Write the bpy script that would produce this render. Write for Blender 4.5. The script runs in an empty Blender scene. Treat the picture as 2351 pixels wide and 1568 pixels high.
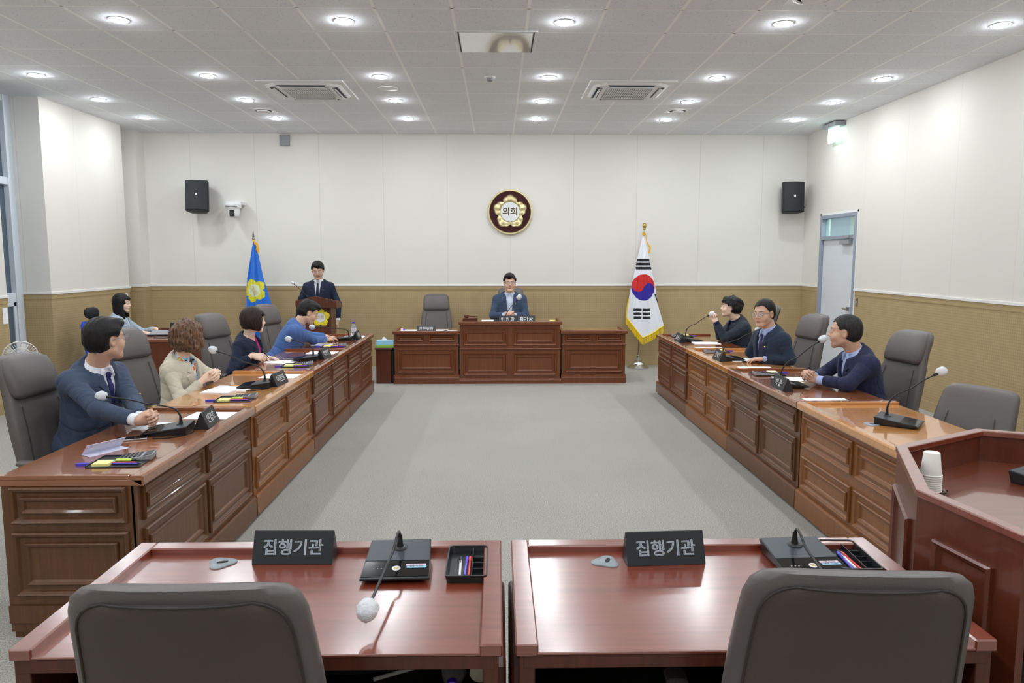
import bpy, bmesh, math, random
import numpy as np
from mathutils import Vector, Matrix
random.seed(7)
PI = math.pi
S = bpy.context.scene
COL = S.collection
# ------------------------------------------------------------------ camera
cam = bpy.data.cameras.new('camera'); co = bpy.data.objects.new('camera', cam); COL.objects.link(co)
cam.sensor_width = 36; cam.lens = 36*1702/2351; cam.clip_start = 0.05; cam.clip_end = 60
co.location = (0, 0, 1.736)
co.rotation_euler = (math.radians(90-6.455), 0, math.radians(-1.096))
S.camera = co
# ------------------------------------------------------------------ world / exposure
W = bpy.data.worlds.new('world'); S.world = W; W.use_nodes = True
W.node_tree.nodes['Background'].inputs[0].default_value = (0.42, 0.52, 0.66, 1)
W.node_tree.nodes['Background'].inputs[1].default_value = 0.35
S.view_settings.view_transform = 'Standard'; S.view_settings.look = 'None'
S.view_settings.gamma = 1; S.view_settings.use_curve_mapping = False
S.view_settings.exposure = 0.72
LAMP = 140.0      # strength of each downlight lens
# ------------------------------------------------------------------ materials
MATS = {}
def s2l(c):
    return tuple((x/12.92 if x <= 0.04045 else ((x+0.055)/1.055)**2.4) for x in c)
def rgb(r, g, b): return s2l((r/255, g/255, b/255)) + (1,)
def new_mat(name):
    m = bpy.data.materials.new(name); m.use_nodes = True
    nt = m.node_tree; b = nt.nodes['Principled BSDF']
    MATS[name] = m
    return m, nt, b
def mat(name, col, rough=0.5, metal=0.0, coat=0.0, spec=0.5, noise=0.0, nscale=20.0, bump=0.0, bscale=60.0, trans=0.0, emit=None, es=0.0, stretch=None, alpha=1.0, sheen=0.0, sss=0.0, ior=1.45):
    m, nt, b = new_mat(name)
    b.inputs['Base Color'].default_value = col; b.inputs['Roughness'].default_value = rough
    b.inputs['Metallic'].default_value = metal; b.inputs['Coat Weight'].default_value = coat
    b.inputs['Coat Roughness'].default_value = 0.08
    b.inputs['Specular IOR Level'].default_value = spec; b.inputs['Transmission Weight'].default_value = trans
    b.inputs['IOR'].default_value = ior; b.inputs['Alpha'].default_value = alpha
    b.inputs['Sheen Weight'].default_value = sheen
    if sss: b.inputs['Subsurface Weight'].default_value = sss; b.inputs['Subsurface Radius'].default_value = (0.01, 0.004, 0.002)
    if emit: b.inputs['Emission Color'].default_value = emit; b.inputs['Emission Strength'].default_value = es
    if noise or bump:
        tc = nt.nodes.new('ShaderNodeTexCoord'); mp = nt.nodes.new('ShaderNodeMapping')
        nt.links.new(tc.outputs['Object'], mp.inputs['Vector'])
        if stretch: mp.inputs['Scale'].default_value = stretch
    if noise:
        n = nt.nodes.new('ShaderNodeTexNoise'); n.inputs['Scale'].default_value = nscale; n.inputs['Detail'].default_value = 5
        nt.links.new(mp.outputs[0], n.inputs['Vector'])
        mx = nt.nodes.new('ShaderNodeMix'); mx.data_type = 'RGBA'
        mx.inputs['A'].default_value = tuple(c*(1-noise) for c in col[:3])+(1,)
        mx.inputs['B'].default_value = tuple(min(1, c*(1+noise)) for c in col[:3])+(1,)
        nt.links.new(n.outputs['Fac'], mx.inputs['Factor']); nt.links.new(mx.outputs['Result'], b.inputs['Base Color'])
    if bump:
        n2 = nt.nodes.new('ShaderNodeTexNoise'); n2.inputs['Scale'].default_value = bscale; n2.inputs['Detail'].default_value = 3
        nt.links.new(mp.outputs[0], n2.inputs['Vector'])
        bp = nt.nodes.new('ShaderNodeBump'); bp.inputs['Strength'].default_value = bump; bp.inputs['Distance'].default_value = 0.01
        nt.links.new(n2.outputs['Fac'], bp.inputs['Height']); nt.links.new(bp.outputs[0], b.inputs['Normal'])
    return m
def wood(name, c1, c2, rough=0.3, coat=0.3, axis='Z', wav=0.02, scale=1.0, cr_=0.06, cior=1.5):
    """streaky veneer, grain running along one object axis"""
    m, nt, b = new_mat(name)
    tc = nt.nodes.new('ShaderNodeTexCoord'); mp = nt.nodes.new('ShaderNodeMapping')
    sc = {'X': (1.2, 22, 22), 'Y': (22, 1.2, 22), 'Z': (22, 22, 1.2)}[axis]
    mp.inputs['Scale'].default_value = tuple(s*scale for s in sc)
    nt.links.new(tc.outputs['Object'], mp.inputs['Vector'])
    n = nt.nodes.new('ShaderNodeTexNoise'); n.inputs['Scale'].default_value = 2.2; n.inputs['Detail'].default_value = 7; n.inputs['Roughness'].default_value = 0.62; n.inputs['Distortion'].default_value = 0.5
    nt.links.new(mp.outputs[0], n.inputs['Vector'])
    cr = nt.nodes.new('ShaderNodeValToRGB'); cr.color_ramp.elements[0].position = 0.3; cr.color_ramp.elements[1].position = 0.72
    cr.color_ramp.elements[0].color = c1; cr.color_ramp.elements[1].color = c2
    nt.links.new(n.outputs['Fac'], cr.inputs['Fac']); nt.links.new(cr.outputs['Color'], b.inputs['Base Color'])
    b.inputs['Roughness'].default_value = rough; b.inputs['Coat Weight'].default_value = coat; b.inputs['Coat Roughness'].default_value = cr_; b.inputs['Coat IOR'].default_value = cior
    n2 = nt.nodes.new('ShaderNodeTexNoise'); n2.inputs['Scale'].default_value = 9; n2.inputs['Detail'].default_value = 2
    nt.links.new(tc.outputs['Object'], n2.inputs['Vector'])
    bp = nt.nodes.new('ShaderNodeBump'); bp.inputs['Strength'].default_value = wav; bp.inputs['Distance'].default_value = 0.02
    nt.links.new(n2.outputs['Fac'], bp.inputs['Height']); nt.links.new(bp.outputs[0], b.inputs['Normal']); nt.links.new(bp.outputs[0], b.inputs['Coat Normal'])
    return m
def M(n): return MATS[n]
# walnut desks: three stain tones, a vertical-grain one for faces and a long-grain one for tops
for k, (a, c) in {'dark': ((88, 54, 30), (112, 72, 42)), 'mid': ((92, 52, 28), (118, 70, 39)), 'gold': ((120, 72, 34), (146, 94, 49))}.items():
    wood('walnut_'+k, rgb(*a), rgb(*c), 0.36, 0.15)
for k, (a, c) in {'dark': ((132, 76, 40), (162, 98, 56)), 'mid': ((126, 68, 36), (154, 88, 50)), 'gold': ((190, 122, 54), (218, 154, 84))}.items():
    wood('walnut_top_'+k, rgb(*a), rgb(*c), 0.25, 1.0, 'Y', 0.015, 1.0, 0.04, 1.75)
wood('walnut_bench', rgb(102, 52, 26), rgb(128, 70, 36), 0.36, 0.15)
wood('walnut_bench_top', rgb(140, 92, 50), rgb(168, 118, 70), 0.2, 0.8, 'X', 0.015)
wood('mahogany', rgb(90, 41, 25), rgb(108, 52, 33), 0.32, 0.3)
wood('podium_gloss', rgb(104, 48, 28), rgb(126, 62, 38), 0.3, 1.0, 'X', 0.012, 0.6, 0.05, 2.0)
wood('mahogany_top', rgb(118, 46, 26), rgb(138, 60, 35), 0.3, 1.0, 'X', 0.01, 0.6, 0.2, 2.1)
wood('mahogany_dark', rgb(74, 34, 20), rgb(98, 46, 28), 0.36, 0.25)
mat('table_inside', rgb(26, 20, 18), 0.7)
mat('plastic_black', rgb(30, 31, 34), 0.35)
mat('plastic_gloss_black', rgb(18, 18, 20), 0.08, spec=0.6)
mat('mic_top_grey', rgb(58, 63, 70), 0.4)
mat('plastic_white', rgb(232, 232, 232), 0.4)
mat('plastic_grey', rgb(150, 152, 156), 0.45)
mat('grommet_grey', rgb(146, 154, 160), 0.45)
mat('paper', rgb(246, 247, 250), 0.8)
mat('paper_lilac', rgb(222, 222, 240), 0.8)
mat('paper_cream', rgb(240, 236, 205), 0.8)
mat('ink_blue', rgb(70, 62, 200), 0.35, coat=0.4)
mat('ink_red', rgb(220, 42, 38), 0.35, coat=0.4)
mat('ink_green', rgb(210, 235, 90), 0.4)
mat('note_yellow', rgb(240, 240, 160), 0.7)
mat('label_pink', rgb(235, 205, 222), 0.6)
mat('label_blue', rgb(165, 215, 240), 0.6)
mat('pencil_orange', rgb(236, 168, 60), 0.4)
mat('sign_black', rgb(38, 40, 44), 0.42)
mat('sign_letter', rgb(208, 218, 228), 0.5)
mat('sign_letter_white', rgb(245, 246, 248), 0.5)
mat('windscreen_white', rgb(232, 234, 238), 0.85, alpha=0.9, bump=0.6, bscale=60)
mat('chrome', rgb(210, 210, 212), 0.12, metal=1)
mat('steel', rgb(170, 170, 172), 0.3, metal=1)
mat('brass', rgb(214, 190, 120), 0.2, metal=1)
mat('gold_relief', rgb(224, 210, 160), 0.36, metal=0.7)
mat('gold_paint', rgb(205, 185, 125), 0.45, metal=0.3)
mat('maroon_velvet', rgb(58, 12, 18), 0.8, noise=0.1, nscale=60)
mat('leather', rgb(98, 92, 90), 0.42, noise=0.06, nscale=5, bump=0.10, bscale=160)
mat('leather_back', rgb(84, 74, 72), 0.62, noise=0.07, nscale=200, bump=0.12, bscale=260)
mat('leather_seam', rgb(58, 53, 52), 0.6)
mat('rubber_black', rgb(22, 22, 24), 0.6)
mat('mesh_black', rgb(26, 27, 30), 0.7, bump=0.3, bscale=200)
mat('mesh_blue', rgb(40, 70, 190), 0.7, bump=0.3, bscale=200)
mat('speaker_black', rgb(34, 36, 42), 0.6, bump=0.2, bscale=300)
mat('glass_clear', (1, 1, 1, 1), 0.02, trans=1.0, spec=0.5)
mat('glass_teal', rgb(200, 235, 232), 0.05, alpha=0.22)
mat('lens_dark', rgb(10, 12, 14), 0.05, coat=1)
mat('bottle_plastic', rgb(225, 230, 235), 0.12, trans=0.75)
mat('bottle_label', rgb(225, 225, 232), 0.5, noise=0.12, nscale=90)
mat('cap_purple', rgb(72, 40, 200), 0.4)
mat('cup_paper', rgb(240, 238, 230), 0.7)
mat('door_grey', rgb(218, 222, 228), 0.5)
mat('frame_grey', rgb(150, 158, 172), 0.4)
mat('window_frame', rgb(218, 226, 236), 0.4)
mat('window_glass', rgb(120, 138, 152), 0.05, spec=0.7, trans=0.6)
mat('ceiling_bar', rgb(252, 252, 252), 0.6)
mat('fixture_white', rgb(235, 236, 238), 0.5)
mat('vent_dark', rgb(40, 44, 50), 0.6)
mat('grille_grey', rgb(168, 168, 170), 0.6)
mat('lamp_glow', (1, 1, 1, 1), 0.5, emit=(0.90, 0.955, 1.0, 1), es=LAMP)
mat('exit_glow', rgb(210, 255, 240), 0.4, emit=(0.75, 1.0, 0.93, 1), es=1.1)
mat('hall_glow', rgb(200, 235, 230), 0.6, emit=(0.62, 0.86, 0.82, 1), es=0.75)
mat('wall_cream', rgb(226, 222, 214), 0.75, noise=0.02, nscale=90, bump=0.05, bscale=300)
mat('wall_trim_white', rgb(238, 237, 234), 0.6)
mat('wall_tan_plain', rgb(176, 153, 112), 0.7, noise=0.04, nscale=30)
mat('skin', rgb(206, 158, 128), 0.5, sss=0.0)
def wall_mat(name, base, axis, pitch, off, dark=0.80):
    """upper wall board: flat cream with a hairline joint every `pitch` metres"""
    m, nt, b = new_mat(name)
    b.inputs['Roughness'].default_value = 0.7
    g = nt.nodes.new('ShaderNodeNewGeometry'); sp = nt.nodes.new('ShaderNodeSeparateXYZ')
    nt.links.new(g.outputs['Position'], sp.inputs[0])
    a = nt.nodes.new('ShaderNodeMath'); a.operation = 'SUBTRACT'; a.inputs[1].default_value = off
    nt.links.new(sp.outputs[axis], a.inputs[0])
    p = nt.nodes.new('ShaderNodeMath'); p.operation = 'PINGPONG'; p.inputs[1].default_value = pitch/2
    nt.links.new(a.outputs[0], p.inputs[0])
    lt = nt.nodes.new('ShaderNodeMath'); lt.operation = 'LESS_THAN'; lt.inputs[1].default_value = 0.0035
    nt.links.new(p.outputs[0], lt.inputs[0])
    n = nt.nodes.new('ShaderNodeTexNoise'); n.inputs['Scale'].default_value = 1.3; n.inputs['Detail'].default_value = 3
    nt.links.new(g.outputs['Position'], n.inputs['Vector'])
    mx0 = nt.nodes.new('ShaderNodeMix'); mx0.data_type = 'RGBA'
    mx0.inputs['A'].default_value = base; mx0.inputs['B'].default_value = tuple(c*0.955 for c in base[:3])+(1,)
    nt.links.new(n.outputs['Fac'], mx0.inputs['Factor'])
    mx = nt.nodes.new('ShaderNodeMix'); mx.data_type = 'RGBA'
    nt.links.new(lt.outputs[0], mx.inputs['Factor']); nt.links.new(mx0.outputs['Result'], mx.inputs['A'])
    mx.inputs['B'].default_value = tuple(c*dark for c in base[:3])+(1,)
    nt.links.new(mx.outputs['Result'], b.inputs['Base Color'])
wall_mat('wall_board_x', rgb(231, 228, 222), 'X', 1.0, 0.204)
wall_mat('wall_board_y', rgb(231, 227, 219), 'Y', 1.0, 0.97, 0.88)
def weave_mat(name, axis):
    """tan acoustic board: a small grid of perforated grooves"""
    m, nt, b = new_mat(name)
    b.inputs['Roughness'].default_value = 0.75
    g = nt.nodes.new('ShaderNodeNewGeometry'); sp = nt.nodes.new('ShaderNodeSeparateXYZ')
    nt.links.new(g.outputs['Position'], sp.inputs[0])
    def groove(src, pitch, w):
        p = nt.nodes.new('ShaderNodeMath'); p.operation = 'PINGPONG'; p.inputs[1].default_value = pitch/2
        nt.links.new(src, p.inputs[0])
        mr = nt.nodes.new('ShaderNodeMapRange'); mr.inputs[1].default_value = w*0.5; mr.inputs[2].default_value = w; mr.inputs[3].default_value = 1; mr.inputs[4].default_value = 0
        nt.links.new(p.outputs[0], mr.inputs[0]); return mr.outputs[0]
    gh = groove(sp.outputs['Z'], 0.030, 0.0045); gv = groove(sp.outputs[axis], 0.030, 0.004)
    mxx = nt.nodes.new('ShaderNodeMath'); mxx.operation = 'MAXIMUM'
    nt.links.new(gh, mxx.inputs[0]); nt.links.new(gv, mxx.inputs[1])
    n = nt.nodes.new('ShaderNodeTexNoise'); n.inputs['Scale'].default_value = 7; n.inputs['Detail'].default_value = 4
    nt.links.new(g.outputs['Position'], n.inputs['Vector'])
    base = nt.nodes.new('ShaderNodeMix'); base.data_type = 'RGBA'
    base.inputs['A'].default_value = rgb(172, 150, 110); base.inputs['B'].default_value = rgb(188, 165, 123)
    nt.links.new(n.outputs['Fac'], base.inputs['Factor'])
    mm = nt.nodes.new('ShaderNodeMath'); mm.operation = 'MULTIPLY'; mm.inputs[1].default_value = 0.38
    nt.links.new(mxx.outputs[0], mm.inputs[0])
    mx = nt.nodes.new('ShaderNodeMix'); mx.data_type = 'RGBA'
    nt.links.new(mm.outputs[0], mx.inputs['Factor']); nt.links.new(base.outputs['Result'], mx.inputs['A']); mx.inputs['B'].default_value = rgb(142, 120, 78)
    nt.links.new(mx.outputs['Result'], b.inputs['Base Color'])
weave_mat('wall_weave_x', 'X'); weave_mat('wall_weave_y', 'Y')
def carpet():
    m, nt, b = new_mat('carpet'); b.inputs['Roughness'].default_value = 0.95; b.inputs['Specular IOR Level'].default_value = 0.15
    g = nt.nodes.new('ShaderNodeNewGeometry')
    n = nt.nodes.new('ShaderNodeTexNoise'); n.inputs['Scale'].default_value = 190; n.inputs['Detail'].default_value = 2
    nt.links.new(g.outputs['Position'], n.inputs['Vector'])
    cr = nt.nodes.new('ShaderNodeValToRGB'); e = cr.color_ramp.elements
    e[0].position = 0.33; e[0].color = rgb(124, 121, 115); e[1].position = 0.66; e[1].color = rgb(200, 197, 189)
    nt.links.new(n.outputs['Fac'], cr.inputs['Fac'])
    n3 = nt.nodes.new('ShaderNodeTexNoise'); n3.inputs['Scale'].default_value = 1.1; n3.inputs['Detail'].default_value = 3
    nt.links.new(g.outputs['Position'], n3.inputs['Vector'])
    mx = nt.nodes.new('ShaderNodeMix'); mx.data_type = 'RGBA'; mx.blend_type = 'MULTIPLY'; mx.inputs['Factor'].default_value = 0.18
    nt.links.new(cr.outputs['Color'], mx.inputs['A']); nt.links.new(n3.outputs['Fac'], mx.inputs['B'])
    nt.links.new(mx.outputs['Result'], b.inputs['Base Color'])
    bp = nt.nodes.new('ShaderNodeBump'); bp.inputs['Strength'].default_value = 0.4; bp.inputs['Distance'].default_value = 0.004
    nt.links.new(n.outputs['Fac'], bp.inputs['Height']); nt.links.new(bp.outputs[0], b.inputs['Normal'])
carpet()
def tile_mat():
    m, nt, b = new_mat('ceiling_tile'); b.inputs['Roughness'].default_value = 0.9
    g = nt.nodes.new('ShaderNodeNewGeometry')
    v = nt.nodes.new('ShaderNodeTexVoronoi'); v.inputs['Scale'].default_value = 26
    nt.links.new(g.outputs['Position'], v.inputs['Vector'])
    n = nt.nodes.new('ShaderNodeTexNoise'); n.inputs['Scale'].default_value = 9
    nt.links.new(g.outputs['Position'], n.inputs['Vector'])
    mu = nt.nodes.new('ShaderNodeMath'); mu.operation = 'MULTIPLY'; mu.inputs[1].default_value = 0.24
    nt.links.new(n.outputs['Fac'], mu.inputs[0])
    lt = nt.nodes.new('ShaderNodeMath'); lt.operation = 'LESS_THAN'
    nt.links.new(v.outputs['Distance'], lt.inputs[0]); nt.links.new(mu.outputs[0], lt.inputs[1])
    n2 = nt.nodes.new('ShaderNodeTexNoise'); n2.inputs['Scale'].default_value = 60
    nt.links.new(g.outputs['Position'], n2.inputs['Vector'])
    cr = nt.nodes.new('ShaderNodeValToRGB'); e = cr.color_ramp.elements
    e[0].position = 0.3; e[0].color = rgb(228, 231, 236); e[1].position = 0.7; e[1].color = rgb(236, 239, 243)
    nt.links.new(n2.outputs['Fac'], cr.inputs['Fac'])
    mx = nt.nodes.new('ShaderNodeMix'); mx.data_type = 'RGBA'
    mf = nt.nodes.new('ShaderNodeMath'); mf.operation = 'MULTIPLY'; mf.inputs[1].default_value = 0.45
    nt.links.new(lt.outputs[0], mf.inputs[0]); nt.links.new(mf.outputs[0], mx.inputs['Factor'])
    nt.links.new(cr.outputs['Color'], mx.inputs['A']); mx.inputs['B'].default_value = rgb(120, 116, 112)
    nt.links.new(mx.outputs['Result'], b.inputs['Base Color'])
tile_mat()
# ------------------------------------------------------------------ mesh helpers
def props(o, label=None, cat=None, group=None, kind=None):
    if label: o['label'] = label
    if cat: o['category'] = cat
    if group: o['group'] = group
    if kind: o['kind'] = kind
    return o
def empty(name, loc=(0, 0, 0), rz=0, label=None, cat=None, group=None):
    o = bpy.data.objects.new(name, None); COL.objects.link(o); o.empty_display_size = 0.1
    o.location = loc; o.rotation_euler = (0, 0, rz)
    return props(o, label, cat, group)
def copy_tree(o, parent=None):
    c = o.copy(); COL.objects.link(c)
    if parent: c.parent = parent
    for ch in list(o.children): copy_tree(ch, c)
    return c
def frame_m(o, x, y, z=None):
    x = Vector(x).normalized(); y = Vector(y); y = (y-x*y.dot(x)).normalized(); z = x.cross(y)
    return Matrix(((x.x, y.x, z.x, o[0]), (x.y, y.y, z.y, o[1]), (x.z, y.z, z.z, o[2]), (0, 0, 0, 1)))
def T(x, y, z): return Matrix.Translation((x, y, z))
def R(a, ax): return Matrix.Rotation(a, 4, ax)
class MB:
    def __init__(s): s.v = []; s.f = []; s.mi = []; s.m = Matrix.Identity(4); s.cur = 0
    def add(s, vs, fs, m=None):
        m = s.m @ m if m is not None else s.m; n = len(s.v)
        s.v += [tuple(m @ Vector(v)) for v in vs]; s.f += [tuple(i+n for i in f) for f in fs]; s.mi += [s.cur]*len(fs)
        return s
    def box(s, x0, x1, y0, y1, z0, z1, m=None):
        vs = [(x, y, z) for z in (z0, z1) for y in (y0, y1) for x in (x0, x1)]
        return s.add(vs, [(0, 2, 3, 1), (4, 5, 7, 6), (0, 1, 5, 4), (2, 6, 7, 3), (0, 4, 6, 2), (1, 3, 7, 5)], m)
    def prism(s, poly, h0, h1, axis='z', m=None):
        """polygon (a,b) CCW extruded along an axis"""
        n = len(poly)
        def P(a, b, h): return {'z': (a, b, h), 'y': (a, h, b), 'x': (h, a, b)}[axis]
        vs = [P(a, b, h0) for a, b in poly]+[P(a, b, h1) for a, b in poly]
        fs = [tuple(range(n))[::-1], tuple(range(n, 2*n))]+[(i, (i+1) % n, n+(i+1) % n, n+i) for i in range(n)]
        return s.add(vs, fs, m)
    def rings(s, rings, caps=True, close=False, m=None):
        n = len(rings[0]); vs = [p for r in rings for p in r]; fs = []
        for k in range(len(rings)-1 + (1 if close else 0)):
            a = k*n; b = ((k+1) % len(rings))*n
            fs += [(a+i, a+(i+1) % n, b+(i+1) % n, b+i) for i in range(n)]
        if caps and not close: fs += [tuple(range(n))[::-1], tuple(range(len(vs)-n, len(vs)))]
        return s.add(vs, fs, m)
    def lathe(s, prof, seg=24, m=None, caps=True):
        return s.rings([[(r*math.cos(2*PI*i/seg), r*math.sin(2*PI*i/seg), z) for i in range(seg)] for r, z in prof], caps, m=m)
    def cyl(s, r, z0, z1, seg=20, r2=None, m=None): return s.lathe([(r, z0), (r if r2 is None else r2, z1)], seg, m)
    def ball(s, c, r, seg=14, m=None):
        rx, ry, rz = (r, r, r) if not hasattr(r, '__len__') else r
        n = max(5, seg//2); R_ = []
        for k in range(1, n):
            t = PI*k/n; R_.append([(c[0]+rx*math.sin(t)*math.cos(2*PI*i/seg), c[1]+ry*math.sin(t)*math.sin(2*PI*i/seg), c[2]-rz*math.cos(t)) for i in range(seg)])
        return s.rings(R_, True, m=m)
    def tube(s, pts, r, seg=8, m=None, close=False):
        pts = [Vector(p) for p in pts]; n = len(pts); rs = r if hasattr(r, '__len__') else [r]*n
        rings = []; up = None
        for i, p in enumerate(pts):
            a = pts[(i-1) % n] if close else pts[max(0, i-1)]; b = pts[(i+1) % n] if close else pts[min(n-1, i+1)]
            t = (b-a).normalized()
            if up is None:
                up = Vector((0, 0, 1)) if abs(t.z) < 0.9 else Vector((1, 0, 0))
            u = (up-t*up.dot(t)).normalized(); w = t.cross(u); up = u
            rings.append([tuple(p+(u*math.cos(2*PI*k/seg)+w*math.sin(2*PI*k/seg))*rs[i]) for k in range(seg)])
        return s.rings(rings, True, close, m)
    def mesh(s, name, mats, smooth=None, bevel=0.0, bseg=1):
        me = bpy.data.meshes.new(name); me.from_pydata(s.v, [], s.f)
        for m_ in (mats if isinstance(mats, (list, tuple)) else [mats]): me.materials.append(M(m_) if isinstance(m_, str) else m_)
        me.polygons.foreach_set('material_index', s.mi)
        bm = bmesh.new(); bm.from_mesh(me)
        bmesh.ops.recalc_face_normals(bm, faces=bm.faces)
        if bevel:
            es = [e for e in bm.edges if len(e.link_faces) == 2 and e.calc_face_angle(0) > 0.6]
            bmesh.ops.bevel(bm, geom=es, offset=bevel, offset_type='OFFSET', segments=bseg, profile=0.5, affect='EDGES', clamp_overlap=True)
        if smooth is not None:
            for f in bm.faces: f.smooth = True
            for e in bm.edges:
                if len(e.link_faces) == 2 and e.calc_face_angle(0) > smooth: e.smooth = False
        bm.to_mesh(me); bm.free()
        return me
    def build(s, name, mats, parent=None, smooth=None, bevel=0.0, bseg=1, loc=None, rot=None, **kw):
        o = bpy.data.objects.new(name, s.mesh(name, mats, smooth, bevel, bseg)); COL.objects.link(o)
        if parent: o.parent = parent
        if loc is not None: o.location = loc
        if rot is not None: o.rotation_euler = rot
        return props(o, **kw)
def structure(name, mb, m, parent=None, **k):
    o = mb.build(name, m, parent, **k)
    if parent is None: o['kind'] = 'structure'
    return o
def bez(p0, p1, p2, p3, n=14):
    out = []
    for i in range(n+1):
        t = i/n; a = (1-t)**3; b = 3*(1-t)**2*t; c = 3*(1-t)*t*t; d = t**3
        out.append(tuple(a*p0[k]+b*p1[k]+c*p2[k]+d*p3[k] for k in range(3)))
    return out
def text_mesh(txt, size, mb, mtx, thick=0.0015, bold=0.0, spacing=1.0, mi=0):
    """adds raised lettering (baseline-centred) to a mesh builder, lying in mtx's XY plane"""
    cu = bpy.data.curves.new('lettering', 'FONT'); cu.body = txt; cu.size = size; cu.align_x = 'CENTER'; cu.align_y = 'CENTER'
    cu.extrude = thick/2; cu.space_character = spacing; cu.resolution_u = 4
    o = bpy.data.objects.new('lettering', cu); COL.objects.link(o)
    dg = bpy.context.evaluated_depsgraph_get(); me = bpy.data.meshes.new_from_object(o.evaluated_get(dg))
    c = mb.cur; mb.cur = mi
    for dx, dy in ([(0, 0)] if not bold else [(-bold, -bold*.5), (bold, -bold*.5), (0, bold), (0, 0)]):
        mb.add([(v.co.x+dx, v.co.y+dy, v.co.z) for v in me.vertices], [tuple(p.vertices) for p in me.polygons], mtx)
    mb.cur = c
    bpy.data.objects.remove(o); bpy.data.curves.remove(cu); bpy.data.meshes.remove(me)
# ================================================================== the room
CH = 3.657
fl = MB().box(-6.0, 5.0, -3.1, 12.0, -0.1, 0.0); structure('floor', fl, 'carpet')
ce = MB().box(-6.0, 5.0, -3.1, 12.0, CH, CH+0.08); ceil = structure('ceiling', ce, 'ceiling_tile')
g = MB()
for i in range(-8, 12):
    x = -1.553+0.6*i
    if -5.5 < x < 4.9: g.box(x-0.012, x+0.012, -3, 11.9, CH-0.0003, CH)
for j in range(-16, 9):
    y = 6.62+0.6*j
    if y < 11.88: g.box(-5.5, 4.9, y-0.0065, y+0.0065, CH-0.0003, CH)
structure('ceiling_grid', g, 'ceiling_bar', ceil)
def offs(pts, d):
    """polyline moved d toward its right-hand side, corners mitred"""
    out = []
    for i, p in enumerate(pts):
        def nv(a, b): L = math.hypot(b[0]-a[0], b[1]-a[1]); return ((b[1]-a[1])/L, -(b[0]-a[0])/L)
        n1 = nv(pts[i-1], p) if i else nv(p, pts[i+1]); n2 = nv(p, pts[i+1]) if i < len(pts)-1 else n1
        kx, ky = n1[0]+n2[0], n1[1]+n2[1]; q = kx*n1[0]+ky*n1[1]; out.append((p[0]+kx*d/q, p[1]+ky*d/q))
    return out
def wall_line(name, pts, z0=0, z1=CH):
    """interior wall along a polyline; boards below and above the dado, trims as children"""
    mb = MB(); tr = MB(); rl = MB(); bs = MB()
    def ribbon(b, za, zb, d0, d1, mats=None):
        A = offs(pts, d0); B = offs(pts, d1)
        for i in range(len(pts)-1):
            if mats is not None: b.cur = mats[0] if abs(pts[i+1][0]-pts[i][0]) > abs(pts[i+1][1]-pts[i][1]) else mats[1]
            f = [(0, 1, 5, 4), (3, 2, 6, 7), (0, 3, 2, 1), (4, 5, 6, 7)]
            if i == 0: f.append((0, 4, 7, 3))
            if i == len(pts)-2: f.append((1, 2, 6, 5))
            b.add([(*A[i], za), (*A[i+1], za), (*B[i+1], za), (*B[i], za), (*A[i], zb), (*A[i+1], zb), (*B[i+1], zb), (*B[i], zb)], f)
    if z0 < 1.28:
        ribbon(mb, z0, 1.29, -0.08, 0, (2, 3)); ribbon(bs, 0, 0.11, 0, 0.010); ribbon(rl, 1.225, 1.285, 0, 0.006); ribbon(tr, 1.285, 1.312, 0, 0.014)
    ribbon(mb, max(z0, 1.29), z1, -0.08, 0, (0, 1))
    o = mb.build(name, ['wall_board_x', 'wall_board_y', 'wall_weave_x', 'wall_weave_y'], kind='structure')
    if tr.v:
        tr.build('dado_moulding', 'wall_trim_white', o); rl.build('dado_rail', 'wall_tan_plain', o)
    if bs.v: bs.build('baseboard', 'wall_tan_plain', o)
    return o
# the path runs so that the room is on its right-hand side
wall_line('wall_back', [(-5.5, 11.9), (4.9, 11.9)])
wall_line('wall_right', [(4.9, 11.9), (4.9, 11.26)]); wall_line('wall_right', [(4.9, 10.12), (4.9, -3)])
wall_line('wall_right', [(4.9, 11.26), (4.9, 10.12)], 2.36)
wall_line('wall_front', [(4.9, -3), (-5.5, -3)])
wall_line('wall_left', [(-5.5, -3), (-5.5, 8.42), (-5.92, 8.42)])
wall_line('wall_left', [(-5.92, 9.25), (-5.5, 9.25), (-5.5, 11.2), (-5.76, 11.2), (-5.76, 11.62), (-5.5, 11.62), (-5.5, 11.9)])
# --- tall window with white frame, left
w = MB()
for y0, y1 in ((8.42, 8.50), (9.13, 9.25)): w.box(-5.95, -5.84, y0, y1, 0, CH)
for z0, z1 in ((0, 0.10), (1.20, 1.31), (2.60, 2.69), (3.58, CH)): w.box(-5.95, -5.85, 8.5, 9.13, z0, z1)
win = structure('window_1', w, 'window_frame', bevel=0.004)
p = MB()
for z0, z1 in ((1.31, 2.60), (2.69, 3.58)): p.box(-5.915, -5.905, 8.5, 9.13, z0, z1)
p.build('window_pane', 'window_glass', win)
s = MB()
for y0, y1, x in ((8.52, 8.86, -5.90), (8.80, 9.12, -5.87)):
    for a, b in ((y0, y0+0.045), (y1-0.045, y1)): s.box(x-0.02, x+0.02, a, b, 0.10, 1.20)
    for a, b in ((0.10, 0.15), (1.15, 1.20)): s.box(x-0.02, x+0.02, y0, y1, a, b)
sf = s.build('window_sash', 'window_frame', win, bevel=0.003)
MB().box(-5.905, -5.895, 8.56, 8.82, 0.15, 1.15).box(-5.875, -5.865, 8.84, 9.08, 0.15, 1.15).build('sash_pane', 'window_glass', sf)
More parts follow.
